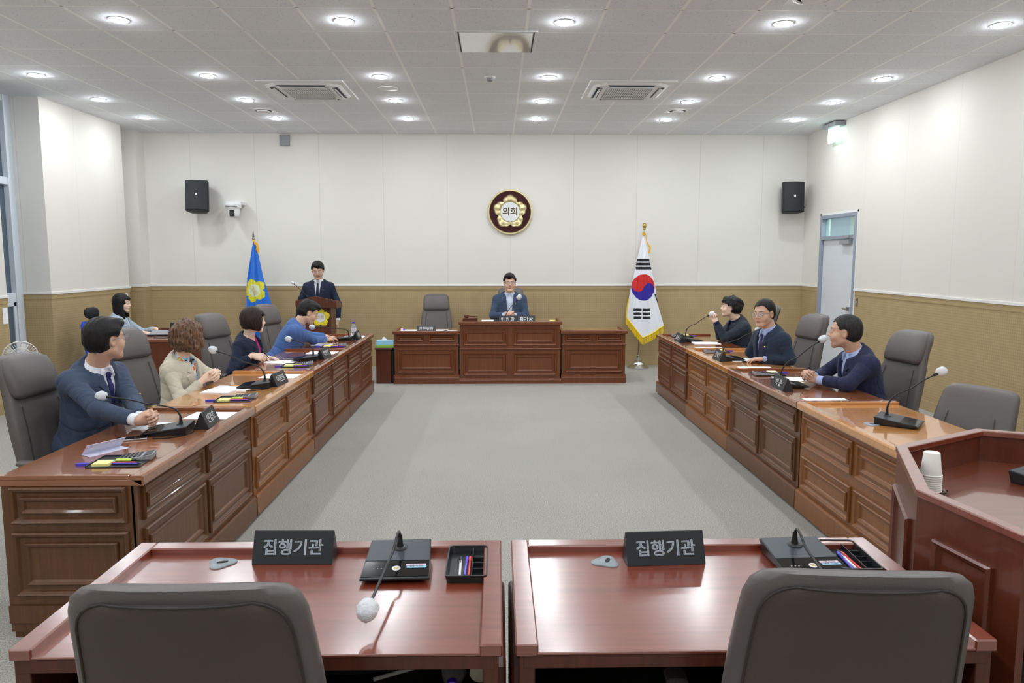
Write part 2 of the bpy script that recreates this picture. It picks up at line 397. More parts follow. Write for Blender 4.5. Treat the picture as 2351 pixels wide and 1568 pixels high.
# --- door in the right wall
fr = MB()
for y0, y1 in ((10.12, 10.17), (11.20, 11.26)): fr.box(4.88, 5.0, y0, y1, 0, 2.36)
for z0, z1 in ((2.31, 2.36), (2.00, 2.05)): fr.box(4.88, 5.0, 10.17, 11.20, z0, z1)
dr = structure('door_1', fr, 'frame_grey', bevel=0.003)
MB().box(4.92, 4.96, 10.175, 11.195, 0.01, 1.995).build('door_leaf', 'door_grey', dr, bevel=0.002)
MB().box(4.945, 4.950, 10.17, 11.20, 2.05, 2.31).build('transom_pane', 'glass_teal', dr)
MB().cyl(0.011, 0, 0.13, 12, m=T(4.88, 10.27, 1.02) @ R(-PI/2, 'X')).box(4.875, 4.921, 10.255, 10.285, 1.0, 1.05).build('door_handle', 'steel', dr)
cl = MB().box(4.86, 4.92, 10.28, 10.56, 1.925, 1.985).box(4.865, 4.9, 10.30, 10.44, 2.0, 2.05).box(4.87, 4.885, 10.2, 10.5, 2.035, 2.05)
cl.build('door_closer', 'plastic_grey', dr, bevel=0.004)
MB().box(4.915, 4.919, 10.24, 10.28, 1.0, 1.16).build('door_sticker', 'paper', dr)
tw = MB().box(4.893, 4.899, 10.09, 10.12, 0, 2.39).box(4.893, 4.899, 11.26, 11.29, 0, 2.39).box(4.893, 4.899, 10.09, 11.29, 2.36, 2.39); structure('trim_1', tw, 'wall_trim_white')
# corridor seen through the transom
h = MB().box(6.4, 6.5, 8.5, 13.5, 0, 2.7).box(5.0, 6.5, 8.5, 13.5, 2.7, 2.8).box(5.0, 6.5, 8.5, 13.5, -0.1, 0)
h.box(5.0, 5.05, 8.5, 10.1, 0, 2.8).box(5.0, 5.05, 11.28, 13.5, 0, 2.8); structure('wall_corridor', h, 'wall_cream')
MB().box(5.6, 5.8, 9.5, 12.5, 2.67, 2.695).build('corridor_light', 'hall_glow', label='long white ceiling light in the corridor beyond the grey door', cat='ceiling light')
MATS['hall_glow'].node_tree.nodes['Principled BSDF'].inputs['Emission Strength'].default_value = 18
# wall hatch lock beside the door
hk = empty('wall_lock', (4.895, 10.02, 1.13), 0, 'small steel lock plate on the tan wall just right of the grey door', 'lock')
MB().box(-0.004, 0.0, -0.022, 0.022, -0.055, 0.055).build('lock_plate', 'steel', hk, bevel=0.001)
MB().ball((-0.008, 0, 0.0), 0.013, 12).build('lock_cylinder', 'chrome', hk, smooth=0.8)
nt_ = MB().box(-5.498, -5.494, 8.32, 8.40, 1.0, 1.18); nt_.build('wall_notice', 'paper', label='small white notice stuck on the tan wall at the left edge by the window', cat='notice')
MB().box(-5.498, -5.490, 11.06, 11.12, 1.13, 1.21).build('wall_notice', 'paper', label='small pale card on the tan wall behind the long-haired woman', cat='notice')
# ------------------------------------------------------------------ ceiling fixtures
def downlight():
    r = empty('ceiling_downlight')
    MB().lathe([(0.082, 0), (0.084, -0.004), (0.080, -0.006), (0.074, -0.006), (0.0725, 0.0)], 32, caps=False).build('trim_ring', 'fixture_white', r, smooth=0.6)
    MB().lathe([(0.0725, -0.004), (0.0715, -0.008), (0.060, -0.014), (0.036, -0.018), (0.001, -0.019)], 32).build('lamp_lens', 'lamp_glow', r, smooth=0.6)
    return r
XS = (-4.87, -3.07, -1.25, 0.55, 2.36, 4.18); YS = (10.62, 9.42, 8.2, 6.33, 4.5, 2.6, 0.7, -1.2)
rown = ['row nearest the back wall', 'second row from the back wall', 'third row from the back wall', 'large row nearest the camera']
ordn = ['leftmost', 'second from left', 'third from left', 'third from right', 'second from right', 'rightmost']
first = None
for j, y in enumerate(YS):
    for i, x in enumerate(XS):
        o = first if first is None else copy_tree(first)
        if first is None: first = o = downlight()
        o.location = (x, y, CH)
        lab = 'round recessed ceiling downlight, %s in the %s' % (ordn[i], rown[j]) if j < 4 else 'round recessed ceiling downlight above or behind the camera, outside the photograph'
        props(o, lab, 'ceiling light', 'round ceiling downlights')
def aircon():
    r = empty('ceiling_air_conditioner')
    a = 0.475
    MB().prism([(-a, -a), (a, -a), (a, a), (-a, a)], -0.016, 0).build('outer_panel', 'fixture_white', r, bevel=0.005)
    c = 0.40; k = 0.12
    oc = [(-c+k, -c), (c-k, -c), (c, -c+k), (c, c-k), (c-k, c), (-c+k, c), (-c, c-k), (-c, -c+k)]
    rg = [[(x*s, y*s, z) for x, y in oc] for s, z in ((1.06, -0.016), (1.0, -0.03), (0.97, -0.036))]
    MB().rings(rg).build('face_body', 'fixture_white', r, bevel=0.003)
    for q in range(4):
        m = R(q*PI/2, 'Z')
        sl = MB().prism([(-0.27, -0.375), (0.27, -0.375), (0.235, -0.315), (-0.235, -0.315)], -0.040, -0.034, m=m)
        so = sl.build('air_slot', 'vent_dark', r)
        MB().box(-0.25, 0.25, -0.365, -0.325, -0.003, 0.003, m=m @ T(0, 0, -0.05) @ T(0, -0.345, 0) @ R(0.5, 'X') @ T(0, 0.345, 0)).build('louver', 'fixture_white', so, bevel=0.002)
    b = 0.26
    MB().prism([(-b+.03, -b), (b-.03, -b), (b, -b+.03), (b, b-.03), (b-.03, b), (-b+.03, b), (-b, b-.03), (-b, -b+.03)], -0.042, -0.036).build('intake_grille', 'grille_grey', r)
    gr = MB()
    for i in range(22): gr.box(-b+0.012+i*0.0238, -b+0.020+i*0.0238, -b, b, -0.047, -0.042)
    for yy in (-b/3, b/3, -b, b-0.012): gr.box(-b, b, yy, yy+0.012, -0.046, -0.042)
    gr.build('grille_bars', 'fixture_white', r)
    return r
ac = aircon(); ac.location = (-2.16, 8.84, CH); props(ac, 'white square four-way air conditioner in the ceiling, left of centre', 'air conditioner', 'ceiling air conditioners')
a2 = copy_tree(ac); a2.location = (1.49, 8.78, CH); props(a2, 'white square four-way air conditioner in the ceiling, right of centre', 'air conditioner')
pj = empty('projector_lift', (-0.01, 6.9, CH), 0, 'glossy white rectangular projector lift cover in the ceiling mirroring the round emblem', 'projector lift')
MB().box(-0.36, 0.36, -0.33, 0.33, -0.008, 0).build('lift_frame', 'fixture_white', pj, bevel=0.002)
mat('gloss_white', rgb(225, 224, 226), 0.03, coat=1.0, spec=0.6, ior=1.7)
MB().box(-0.315, 0.315, -0.30, 0.30, -0.013, -0.006).build('lift_panel', 'gloss_white', pj)
MB().box(-0.332, -0.320, -0.31, 0.31, -0.010, -0.007).box(0.320, 0.332, -0.31, 0.31, -0.010, -0.007).build('panel_gap', 'vent_dark', pj)
def diffuser(loc, r, lab):
    d = empty('ceiling_air_vent', (loc[0], loc[1], CH), 0, lab, 'air vent', 'round ceiling air vents')
    MB().lathe([(r, 0), (r*1.02, -0.006), (r*0.86, -0.012), (r*0.80, -0.004)], 32, caps=False).box(-r*1.1, r*1.1, -r*1.1, r*1.1, -0.003, 0).build('vent_ring', 'fixture_white', d, smooth=0.6)
    MB().lathe([(r*0.80, -0.003), (0.001, -0.003)], 32).build('vent_throat', 'grille_grey', d)
    MB().lathe([(r*0.64, -0.012), (r*0.60, -0.022), (0.001, -0.026)], 32).build('vent_disc', 'fixture_white', d, smooth=0.6)
diffuser((-3.07, 10.06), 0.13, 'round white ceiling air vent, left, between two downlights near the back wall')
diffuser((2.37, 9.99), 0.13, 'round white ceiling air vent, right, beyond the right air conditioner')
diffuser((2.36, 5.70), 0.16, 'large round ceiling air vent at the top edge of the photo')
MB().lathe([(0.115, 0), (0.115, -0.006), (0.10, -0.009), (0.001, -0.010)], 32).build('ceiling_speaker', 'fixture_white', smooth=0.5, loc=(-1.25, 8.77, CH), label='faint flat round ceiling speaker between two downlights near the left air conditioner', cat='ceiling speaker')
sm = empty('smoke_detector', (-0.08, 8.2, CH), 0, 'small round white smoke detector on the ceiling near the middle', 'smoke detector')
MB().lathe([(0.058, 0), (0.058, -0.014), (0.045, -0.02)], 24).build('detector_base', 'fixture_white', sm, smooth=0.5)
MB().lathe([(0.036, -0.02), (0.034, -0.04), (0.02, -0.048), (0.001, -0.05)], 24).build('detector_dome', 'plastic_grey', sm, smooth=0.5)
bx = MB().box(-0.075, 0.075, -0.05, 0, -0.09, 0.08); bx.build('wall_sensor', 'plastic_grey', bevel=0.012, bseg=3, loc=(-3.31, 11.9, 3.555), smooth=0.5, label='small grey box high on the back wall just under the ceiling', cat='sensor box')
ex = empty('exit_sign', (4.9, 10.80, 3.50), 0, 'glowing white-green exit sign high on the right wall near the ceiling', 'exit sign')
MB().box(-0.16, 0, -0.20, 0.20, 0.085, 0.145).build('sign_bracket', 'plastic_grey', ex, bevel=0.006)
MB().box(-0.10, -0.07, -0.15, 0.15, -0.12, 0.085).build('sign_panel', 'exit_glow', ex, bevel=0.004)
# ------------------------------------------------------------------ wall speakers, camera, emblem
def wall_speaker(loc, rz, rx, lab, cable):
    r = empty('wall_speaker', loc, rz, lab, 'speaker', 'black wall speakers'); r.rotation_euler = (rx, 0, rz)
    front = [(-0.165+0.33*i/10, -0.16-0.03*math.sin(PI*i/10)) for i in range(11)]
    MB().prism(front+[(0.165, -0.08), (0.11, 0.06), (-0.11, 0.06), (-0.165, -0.08)], -0.235, 0.235).build('cabinet', 'speaker_black', r, bevel=0.012, bseg=2, smooth=0.5)
    gf = [(-0.155+0.31*i/10, -0.172-0.03*math.sin(PI*i/10)) for i in range(11)]
    MB().prism(gf+[(0.155, -0.155), (-0.155, -0.155)], -0.222, 0.222).build('front_grille', 'speaker_black', r, bevel=0.004, smooth=0.5)
    MB().box(-0.014, 0.014, -0.212, -0.198, -0.002, 0.026).build('maker_badge', 'plastic_white', r)
    MB().box(-0.03, 0.03, 0.05, 0.13, -0.05, 0.05).build('wall_bracket', 'steel', r)
    if cable: MB().tube(bez((0.12, 0.04, -0.07), (0.2, 0.05, -0.08), (0.2, 0.1, -0.12), (0.27, 0.12, -0.12)), 0.008).build('speaker_cable', 'rubber_black', r)
wall_speaker((-4.62, 11.72, 2.655), 0.22, -0.16, 'black wall loudspeaker tilted toward the room, left of the dome camera', False)
wall_speaker((4.60, 11.74, 2.66), -0.05, -0.08, 'black wall loudspeaker on the back wall beside the right corner', True)
cm = empty('wall_camera', (-4.08, 11.70, 2.50), 0.0, 'white dome camera mounted on the back wall beside the left speaker', 'camera')
MB().box(-0.11, 0.12, -0.02, 0.20, 0.05, 0.10).build('mounting_shelf', 'plastic_white', cm, bevel=0.004)
MB().lathe([(0.112, -0.005), (0.115, 0.0), (0.115, 0.05), (0.10, 0.06)], 28).build('camera_base', 'plastic_white', cm, smooth=0.5)
MB().box(-0.09, 0.09, -0.1165, -0.10, 0.012, 0.026).build('status_window', 'plastic_gloss_black', cm)
MB().lathe([(0.04, -0.150), (0.075, -0.13), (0.092, -0.07), (0.095, -0.005)], 28).build('camera_head', 'plastic_white', cm, smooth=0.5)
MB().box(-0.036, 0.036, -0.098, -0.05, -0.135, -0.03).build('lens_block', 'plastic_gloss_black', cm, bevel=0.01, bseg=2)
MB().cyl(0.030, 0, 0.02, 24, m=T(0, -0.095, -0.085) @ R(PI/2, 'X')).build('lens', 'lens_dark', cm, smooth=0.5)
def flower_r(th, R0=1.0):
    """outline radius of the five-petalled assembly flower"""
    best = 0.72
    for k in range(5):
        ph = PI/2+k*2*PI/5
        for dp, rc, rr in ((0, 0.74, 0.26), (0.30, 0.70, 0.20), (-0.30, 0.70, 0.20)):
            d = (th-ph-dp+PI) % (2*PI)-PI
            q = rr*rr-(rc*math.sin(d))**2
            if q > 0 and math.cos(d) > 0: best = max(best, rc*math.cos(d)+math.sqrt(q))
    return best*R0
def flower(mb, R0, inner, h, mtx, n=180):
    """raised flower ring with scalloped petals, face toward -Y of mtx"""
    prof = ((0, 0.0), (0.12, 0.7), (0.35, 1.0), (0.6, 0.72), (0.85, 0.85), (1.0, 0.0))
    rings = []
    for i in range(n):
        th = 2*PI*i/n; Ro = flower_r(th, R0); groove = 0.75+0.25*abs(math.sin(2.5*(th-PI/2)+PI/2))+0.10*math.cos(15*(th-PI/2))
        rings.append([((inner+(Ro-inner)*t)*math.cos(th), -h*z*groove, (inner+(Ro-inner)*t)*math.sin(th)) for t, z in prof]+[(inner*math.cos(th), 0.004, inner*math.sin(th))])
    return mb.rings(rings, False, True, m=mtx)
em = empty('assembly_emblem', (0.197, 11.9, 2.452), 0, 'round maroon wall emblem with a gold five-petal flower above the chairman', 'emblem')
RX = R(PI/2, 'X')
MB().lathe([(0.338, 0.0), (0.345, 0.03), (0.352, 0.045), (0.345, 0.056), (0.330, 0.056), (0.322, 0.04)], 72, m=RX, caps=False).build('gold_rim', 'gold_relief', em, smooth=0.7)
MB().cyl(0.335, 0.0, 0.036, 72, m=RX).build('velvet_disc', 'maroon_velvet', em)
flower(MB(), 0.275, 0.150, 0.035, T(0, -0.036, 0)).build('gold_flower', 'gold_relief', em, smooth=1.0)
MB().cyl(0.153, 0.0, 0.056, 60, m=RX).build('centre_disc', 'plastic_white', em, smooth=0.5, bevel=0.003)
b = MB(); text_mesh('의회', 0.135, b, T(0, -0.058, 0) @ RX, 0.004, 0.002); b.build('emblem_lettering', 'gold_paint', em)
# ================================================================== desks
def panel_frame(mb, x0, x1, z0, z1, prof, m=None):
    """mitred moulding frame on a face lying in XZ at y=0, standing out toward -Y; prof = (inset, height) pairs"""
    rings = [[(x0+a, -h, z0+a), (x1-a, -h, z0+a), (x1-a, -h, z1-a), (x0+a, -h, z1-a)] for a, h in prof]
    return mb.rings(rings, False, m=m)
P_OUT = ((0, 0), (0, 0.012), (0.006, 0.020), (0.012, 0.016), (0.018, 0.013), (0.024, 0.004), (0.028, 0.0))
P_IN = ((0, 0), (0, 0.008), (0.005, 0.015), (0.011, 0.012), (0.017, 0.009), (0.022, 0.002), (0.024, 0.0))
def double_panel(mb, x0, x1, z0, z1, gap=0.045, m=None, gx=None):
    panel_frame(mb, x0, x1, z0, z1, P_OUT, m); g = gx or gap
    panel_frame(mb, x0+g, x1-g, z0+gap, z1-gap, P_IN, m)
def council_desk(loc, rz, tone, label, L=1.545, D=0.67, ends=(True, True), near_rim=True):
    r = empty('council_desk', loc, rz, label, 'desk', 'panelled council desks down both sides')
    fm, tm = 'walnut_'+tone, 'walnut_top_'+tone
    gold = tone == 'gold'
    rows = ((0.475, 0.675, 0.05), (0.19, 0.405, 0.05)) if gold else ((0.54, 0.70, 0.045), (0.19, 0.50, 0.05))
    f = MB(); f.box(0.004, L-0.004, 0.02, 0.04, 0.03, 0.715)
    base = T(0, 0.02, 0)
    cw = (L-0.05*3)/2
    for c in range(2):
        x0 = 0.05+c*(cw+0.05)
        for z0, z1, g in rows: double_panel(f, x0, x0+cw, z0, z1, g, base)
    f.build('front_panel', fm, r)
    for k, x in enumerate((0.0, L)):
        sgn = -1 if k == 0 else 1
        sp = MB(); sp.box(min(x, x-sgn*0.02)+(0.004 if k == 0 else -0.004), max(x, x-sgn*0.02)+(0.004 if k == 0 else -0.004), 0.03, D-0.05, 0.03, 0.715)
        if ends[k]:
            mm = T(x+(0.004 if k == 0 else -0.004), 0, 0) @ R(-PI/2 if k == 0 else PI/2, 'Z')
            # local panel x runs along desk depth
            a, b_ = (-(D-0.09), -0.06) if k == 0 else (0.06, D-0.09)
            for z0, z1, g in ((0.545, 0.712, 0.045), (0.205, 0.503, 0.05)): double_panel(sp, a, b_, z0, z1, g, mm)
        sp.build('side_panel', fm, r)
    b = MB()
    b.prism([(0.012, 0.02), (-0.004, 0.02), (-0.004, 0.145), (0.004, 0.158), (0.02, 0.162)], 0, L, 'x')
    for k, x in enumerate((0, L)):
        s_ = -1 if k == 0 else 1
        b.box(min(x, x+s_*0.006), max(x, x+s_*0.006), 0.0, D-0.05, 0.075, 0.158)
    b.build('base_moulding', fm, r)
    MB().box(0.01, L-0.01, 0.02, 0.05, 0.0, 0.08).box(0.012, 0.03, 0.02, D-0.06, 0.0, 0.08).box(L-0.03, L-0.012, 0.02, D-0.06, 0.0, 0.08).build('toe_kick', 'walnut_dark', r)
    t = MB().prism([(0.0, -0.012), (0.0, D), (L, D), (L, -0.012)][::-1], 0.715, 0.745)
    t.build('desktop', tm, r, bevel=0.003)
    rim = MB()
    rim.prism([(-0.014, 0.715), (0.045, 0.745), (0.045, 0.757), (0.035, 0.765), (-0.010, 0.765), (-0.018, 0.758), (-0.018, 0.724)], 0.0, L, 'x')
    rim.box(0.0, 0.028, 0.045, D, 0.745, 0.765).box(L-0.028, L, 0.045, D, 0.745, 0.765)
    rim.build('raised_rim', tm, r, bevel=0.002)
    return r
LX, RXX = -1.612, 2.045
lab = 'walnut council desk on the left side, %s'
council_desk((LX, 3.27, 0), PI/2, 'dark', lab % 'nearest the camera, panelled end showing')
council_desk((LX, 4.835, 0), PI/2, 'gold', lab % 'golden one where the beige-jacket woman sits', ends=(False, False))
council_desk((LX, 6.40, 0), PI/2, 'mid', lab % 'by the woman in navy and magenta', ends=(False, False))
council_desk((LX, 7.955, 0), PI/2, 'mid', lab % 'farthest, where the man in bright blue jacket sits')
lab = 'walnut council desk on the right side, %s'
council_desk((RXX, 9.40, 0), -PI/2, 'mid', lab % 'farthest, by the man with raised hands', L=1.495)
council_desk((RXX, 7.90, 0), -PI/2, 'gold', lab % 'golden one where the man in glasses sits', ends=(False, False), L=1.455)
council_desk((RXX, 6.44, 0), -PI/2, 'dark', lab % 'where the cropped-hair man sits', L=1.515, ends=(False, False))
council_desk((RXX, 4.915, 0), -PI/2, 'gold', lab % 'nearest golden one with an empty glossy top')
# --- bench along the back: three units
def bench(x0, x1, H, label, middle=False, D=0.62):
    L = x1-x0; y = 10.14
    r = empty('chairman_desk' if middle else 'side_bench_desk', (x0, y, 0), 0, label, 'desk', 'panelled desks along the back')
    f = MB().box(0.012, L-0.012, 0.02, 0.04, 0.05, H-0.03).box(0.012, 0.032, 0.03, D, 0.05, H-0.03).box(L-0.032, L-0.012, 0.03, D, 0.05, H-0.03)
    base = T(0, 0.02, 0)
    if middle:
        for c in range(2):
            xa = 0.055+c*(L/2-0.02); xb = xa+L/2-0.095
            double_panel(f, xa, xb, 0.535, 0.77, 0.045, base); double_panel(f, xa, xb, 0.12, 0.43, 0.05, base)
    else:
        for c in range(2):
            xa = 0.05+c*(L/2-0.02); double_panel(f, xa, xa+L/2-0.085, 0.59, 0.672, 0.0285, base)
        double_panel(f, 0.05, L-0.05, 0.155, 0.485, 0.055, base)
    f.build('front_panel', 'walnut_bench', r)
    zr = 0.483 if middle else 0.54
    MB().prism([(0.02, zr-0.012), (0.004, zr-0.008), (-0.002, zr+0.004), (0.006, zr+0.012), (0.02, zr+0.014)], 0.0, L, 'x').build('cross_rail', 'walnut_bench', r)
    zb = 0.075 if middle else 0.125
    b = MB()
    b.prism([(0.03, 0), (0.0, 0), (0.0, zb*0.6), (-0.006, zb*0.62), (0.0, zb*0.75), (0.004, zb), (0.03, zb)], -0.004, L+0.004, 'x')
    b.box(0, 0.03, 0.03, D, 0, zb).box(L-0.03, L, 0.03, D, 0, zb)
    b.build('base_moulding', 'walnut_bench', r)
    MB().box(0, L, -0.01, D+0.02, H-0.045, H-0.02).build('desktop', 'walnut_bench_top', r, bevel=0.003)
    rm = MB().prism([(-0.02, H-0.045), (0.04, H-0.02), (0.04, H-0.008), (0.03, H), (-0.014, H), (-0.02, H-0.008)], -0.012, L+0.012, 'x').box(-0.012, 0.028, 0.04, D, H-0.045, H).box(L-0.028, L+0.012, 0.04, D, H-0.045, H)
    rm.build('raised_rim', 'walnut_bench', r, bevel=0.002)
    return r
bench(-1.435, -0.535, 0.735, 'lower panelled desk at the back, left of the chairman, with a black nameplate')
bench(-0.530, 0.872, 0.865, 'taller panelled chairman desk in the middle of the back', True)
bench(0.880, 1.775, 0.740, 'lower panelled desk at the back, right of the chairman, nearly empty')
# --- small cabinet with tissues between desks
cb = empty('side_cabinet', (-1.565, 10.30, 0), 0, 'small dark brown cabinet carrying a tissue box beside the back desk', 'cabinet')
MB().box(-0.12, 0.085, -0.12, 0.20, 0.0, 0.475).build('cabinet_body', 'mahogany_dark', cb, bevel=0.003)
MB().box(-0.135, 0.11, -0.14, 0.22, 0.475, 0.50).build('cabinet_top', 'walnut_dark', cb, bevel=0.003)
MB().box(0.088, 0.115, -0.09, 0.2, 0.0, 0.46).build('cabinet_side', 'plastic_black', cb)
# --- two front tables
def front_table(x0, x1, label):
    y0, y1, H, Z = 1.775, 2.475, 0.765, 0.742
    L = x1-x0; r = empty('front_table', (x0, y0, 0), 0, label, 'table', 'reddish tables in the foreground'); D = y1-y0
    MB().box(0.0, L, 0.0, D, Z-0.008, Z).build('tabletop', 'mahogany_top', r, bevel=0.002)
    rm = MB()
    w = 0.058
    rm.box(0, w, -0.002, D, Z-0.010, H).box(L-w, L, -0.002, D, Z-0.010, H).box(w, L-w, D-w, D, Z-0.010, H)
    rm.build('raised_rim', 'mahogany_top', r, bevel=0.004)
    MB().box(0.02, L-0.02, 0.003, 0.025, Z-0.045, Z-0.008).box(0.02, L-0.02, 0.025, D-0.02, Z-0.02, Z-0.008).build('apron', 'mahogany_dark', r, bevel=0.002)
    MB().box(0.02, L-0.02, D-0.05, D-0.03, 0.08, Z-0.02).build('modesty_panel', 'mahogany', r)
    for x in (0.01, L-0.05):
        MB().box(x, x+0.04, 0.004, D-0.02, 0.0, Z-0.008).build('side_panel', 'mahogany_dark', r, bevel=0.002)
    for s_, x in ((-1, 0.01), (1, L-0.01)):
        sp = MB(); mm = T(x, 0, 0) @ R(-PI/2 if s_ < 0 else PI/2, 'Z')
        a, b_ = (-(D-0.08), -0.09) if s_ < 0 else (0.09, D-0.08)
        panel_frame(sp, a, b_, 0.10, Z-0.09, P_OUT, mm); sp.build('side_moulding', 'mahogany', r)
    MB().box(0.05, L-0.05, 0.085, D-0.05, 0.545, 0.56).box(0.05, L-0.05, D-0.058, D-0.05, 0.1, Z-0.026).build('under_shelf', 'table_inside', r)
    return r
front_table(-1.225, 0.010, 'reddish wooden table in the foreground on the left, with a rimmed glossy top')
front_table(0.043, 1.278, 'reddish wooden table in the foreground on the right, with a rimmed glossy top')
# --- big angled speaker podium at the right edge
pd = empty('speaker_podium', (0, 0, 0), 0, 'large angular reddish-brown podium at the right edge of the photo', 'podium')
HP = 1.0; outer = [(1.400, 1.88), (1.338, 2.282), (1.569, 2.833), (2.073, 3.117), (2.62, 2.86), (2.86, 2.30), (2.78, 1.80)]
def inset(poly, d):
    out = []
    for i, p in enumerate(poly):
        a = Vector(poly[i-1]) if i else None; b = Vector(p); c = Vector(poly[i+1]) if i < len(poly)-1 else None
        def nrm(u, v): t = (v-u).normalized(); return Vector((t.y, -t.x))
        n1 = nrm(a, b) if a is not None else nrm(b, c); n2 = nrm(b, c) if c is not None else n1
        k = (n1+n2).normalized(); out.append(tuple(b+k*(d/max(0.3, k.dot(n1)))))
    return out
def shell(mb, d0, d1, z0, z1):
    A = inset(outer, d0); B = inset(outer, d1); n = len(A)
    vs = [(x, y, z0) for x, y in A]+[(x, y, z1) for x, y in A]+[(x, y, z0) for x, y in B]+[(x, y, z1) for x, y in B]; fs = []
    for i in range(n-1): fs += [(i, i+1, n+i+1, n+i), (2*n+i, 3*n+i, 3*n+i+1, 2*n+i+1), (n+i, n+i+1, 3*n+i+1, 3*n+i), (i, 2*n+i, 2*n+i+1, i+1)]
    fs += [(0, n, 3*n, 2*n), (n-1, 3*n-1, 4*n-1, 2*n-1)]
    return mb.add(vs, fs)
shell(MB(), 0.006, 0.03, 0.0, HP-0.02).build('podium_wall', 'mahogany', pd)
shell(MB(), 0.0, 0.042, HP-0.024, HP).build('podium_rim', 'mahogany_top', pd, bevel=0.004, bseg=2)
ins = inset(outer, 0.03); MB().prism(ins[::-1], 0.84, 0.865).build('podium_surface', 'podium_gloss', pd)
mo = MB()
for i in range(len(outer)-1):
    a = Vector(outer[i]); b_ = Vector(outer[i+1]); Ls = (b_-a).length; t = (b_-a)/Ls; nrm = Vector((-t.y, t.x))
    if i == len(outer)-2: continue
    a = a-nrm*0.006
    ang = math.atan2(t.y, t.x)
    # face normal points outwards: local -Y must be the outside
    mm = T(b_.x-nrm.x*0.006, b_.y-nrm.y*0.006, 0) @ R(ang+PI, 'Z')
    panel_frame(mo, 0.09, Ls-0.09, 0.12, HP-0.13, P_OUT, mm)
mo.build('podium_moulding', 'mahogany', pd)
shell(MB(), -0.004, 0.02, 0.0, 0.075).build('podium_plinth', 'mahogany_dark', pd)
# --- back lectern with carved top
lc = empty('lectern', (-2.55, 10.50, 0), 0, 'dark wooden lectern with an arched top rail and yellow flower emblem', 'lectern')
body = [(-0.19, 0.0), (0.19, 0.0), (0.19, 0.34), (-0.19, 0.34)]
MB().prism(body, 0.06, 1.06).build('lectern_body', 'mahogany_dark', lc, bevel=0.006)
MB().box(-0.23, 0.23, -0.04, 0.38, 0, 0.07).build('lectern_base', 'mahogany_dark', lc, bevel=0.006)
arch = [(-0.27, 1.03), (0.27, 1.03), (0.285, 1.06), (0.285, 1.135), (0.24, 1.14), (0.15, 1.165), (0.0, 1.20), (-0.15, 1.165), (-0.24, 1.14), (-0.285, 1.135), (-0.285, 1.06)]
MB().prism(arch, -0.07, -0.045, 'y').build('arched_rail', 'mahogany_dark', lc, bevel=0.004)
for sx in (-1, 1):
    MB().prism([(-0.045, 1.02), (0.36, 1.02), (0.36, 1.06), (0.10, 1.13), (-0.045, 1.14)] , sx*0.27-0.012, sx*0.27+0.012, 'x').build('side_cheek', 'mahogany_dark', lc, bevel=0.003)
MB().box(-0.26, 0.26, -0.045, 0.36, 1.03, 1.05).build('reading_board', 'mahogany_dark', lc)
fe = flower(MB(), 0.135, 0.065, 0.012, T(0.045, -0.004, 0.895)).build('flower_badge', 'flower_yellow' if 'flower_yellow' in MATS else mat('flower_yellow', rgb(238, 218, 50), 0.6), lc, smooth=1.0)
MB().cyl(0.067, 0, 0.016, 40, m=T(0.045, -0.002, 0.895) @ RX).build('badge_disc', 'plastic_white', lc)
b = MB(); text_mesh('의회', 0.058, b, T(0.045, -0.019, 0.895) @ RX, 0.002); b.build('badge_lettering', 'gold_paint', lc)
# --- secretary desk at the left back
sd = empty('secretary_desk', (-4.45, 8.9, 0), 0, 'dark reddish desk at the left back where the long-haired woman sits', 'desk')
MB().box(0.0, 0.90, 0.0, 0.02, 0.0, 0.73).build('front_panel', 'mahogany', sd)
MB().box(0.0, 0.02, 0.02, 0.75, 0.0, 0.73).build('side_panel', 'mahogany', sd); MB().box(0.88, 0.90, 0.02, 0.75, 0.0, 0.73).build('side_panel', 'mahogany', sd)
MB().box(-0.02, 0.92, -0.02, 0.77, 0.73, 0.76).build('desktop', 'mahogany_top', sd, bevel=0.003)
MB().box(0.05, 0.92, 0.75, 0.77, 0.76, 0.83).build('back_board', 'mahogany', sd)
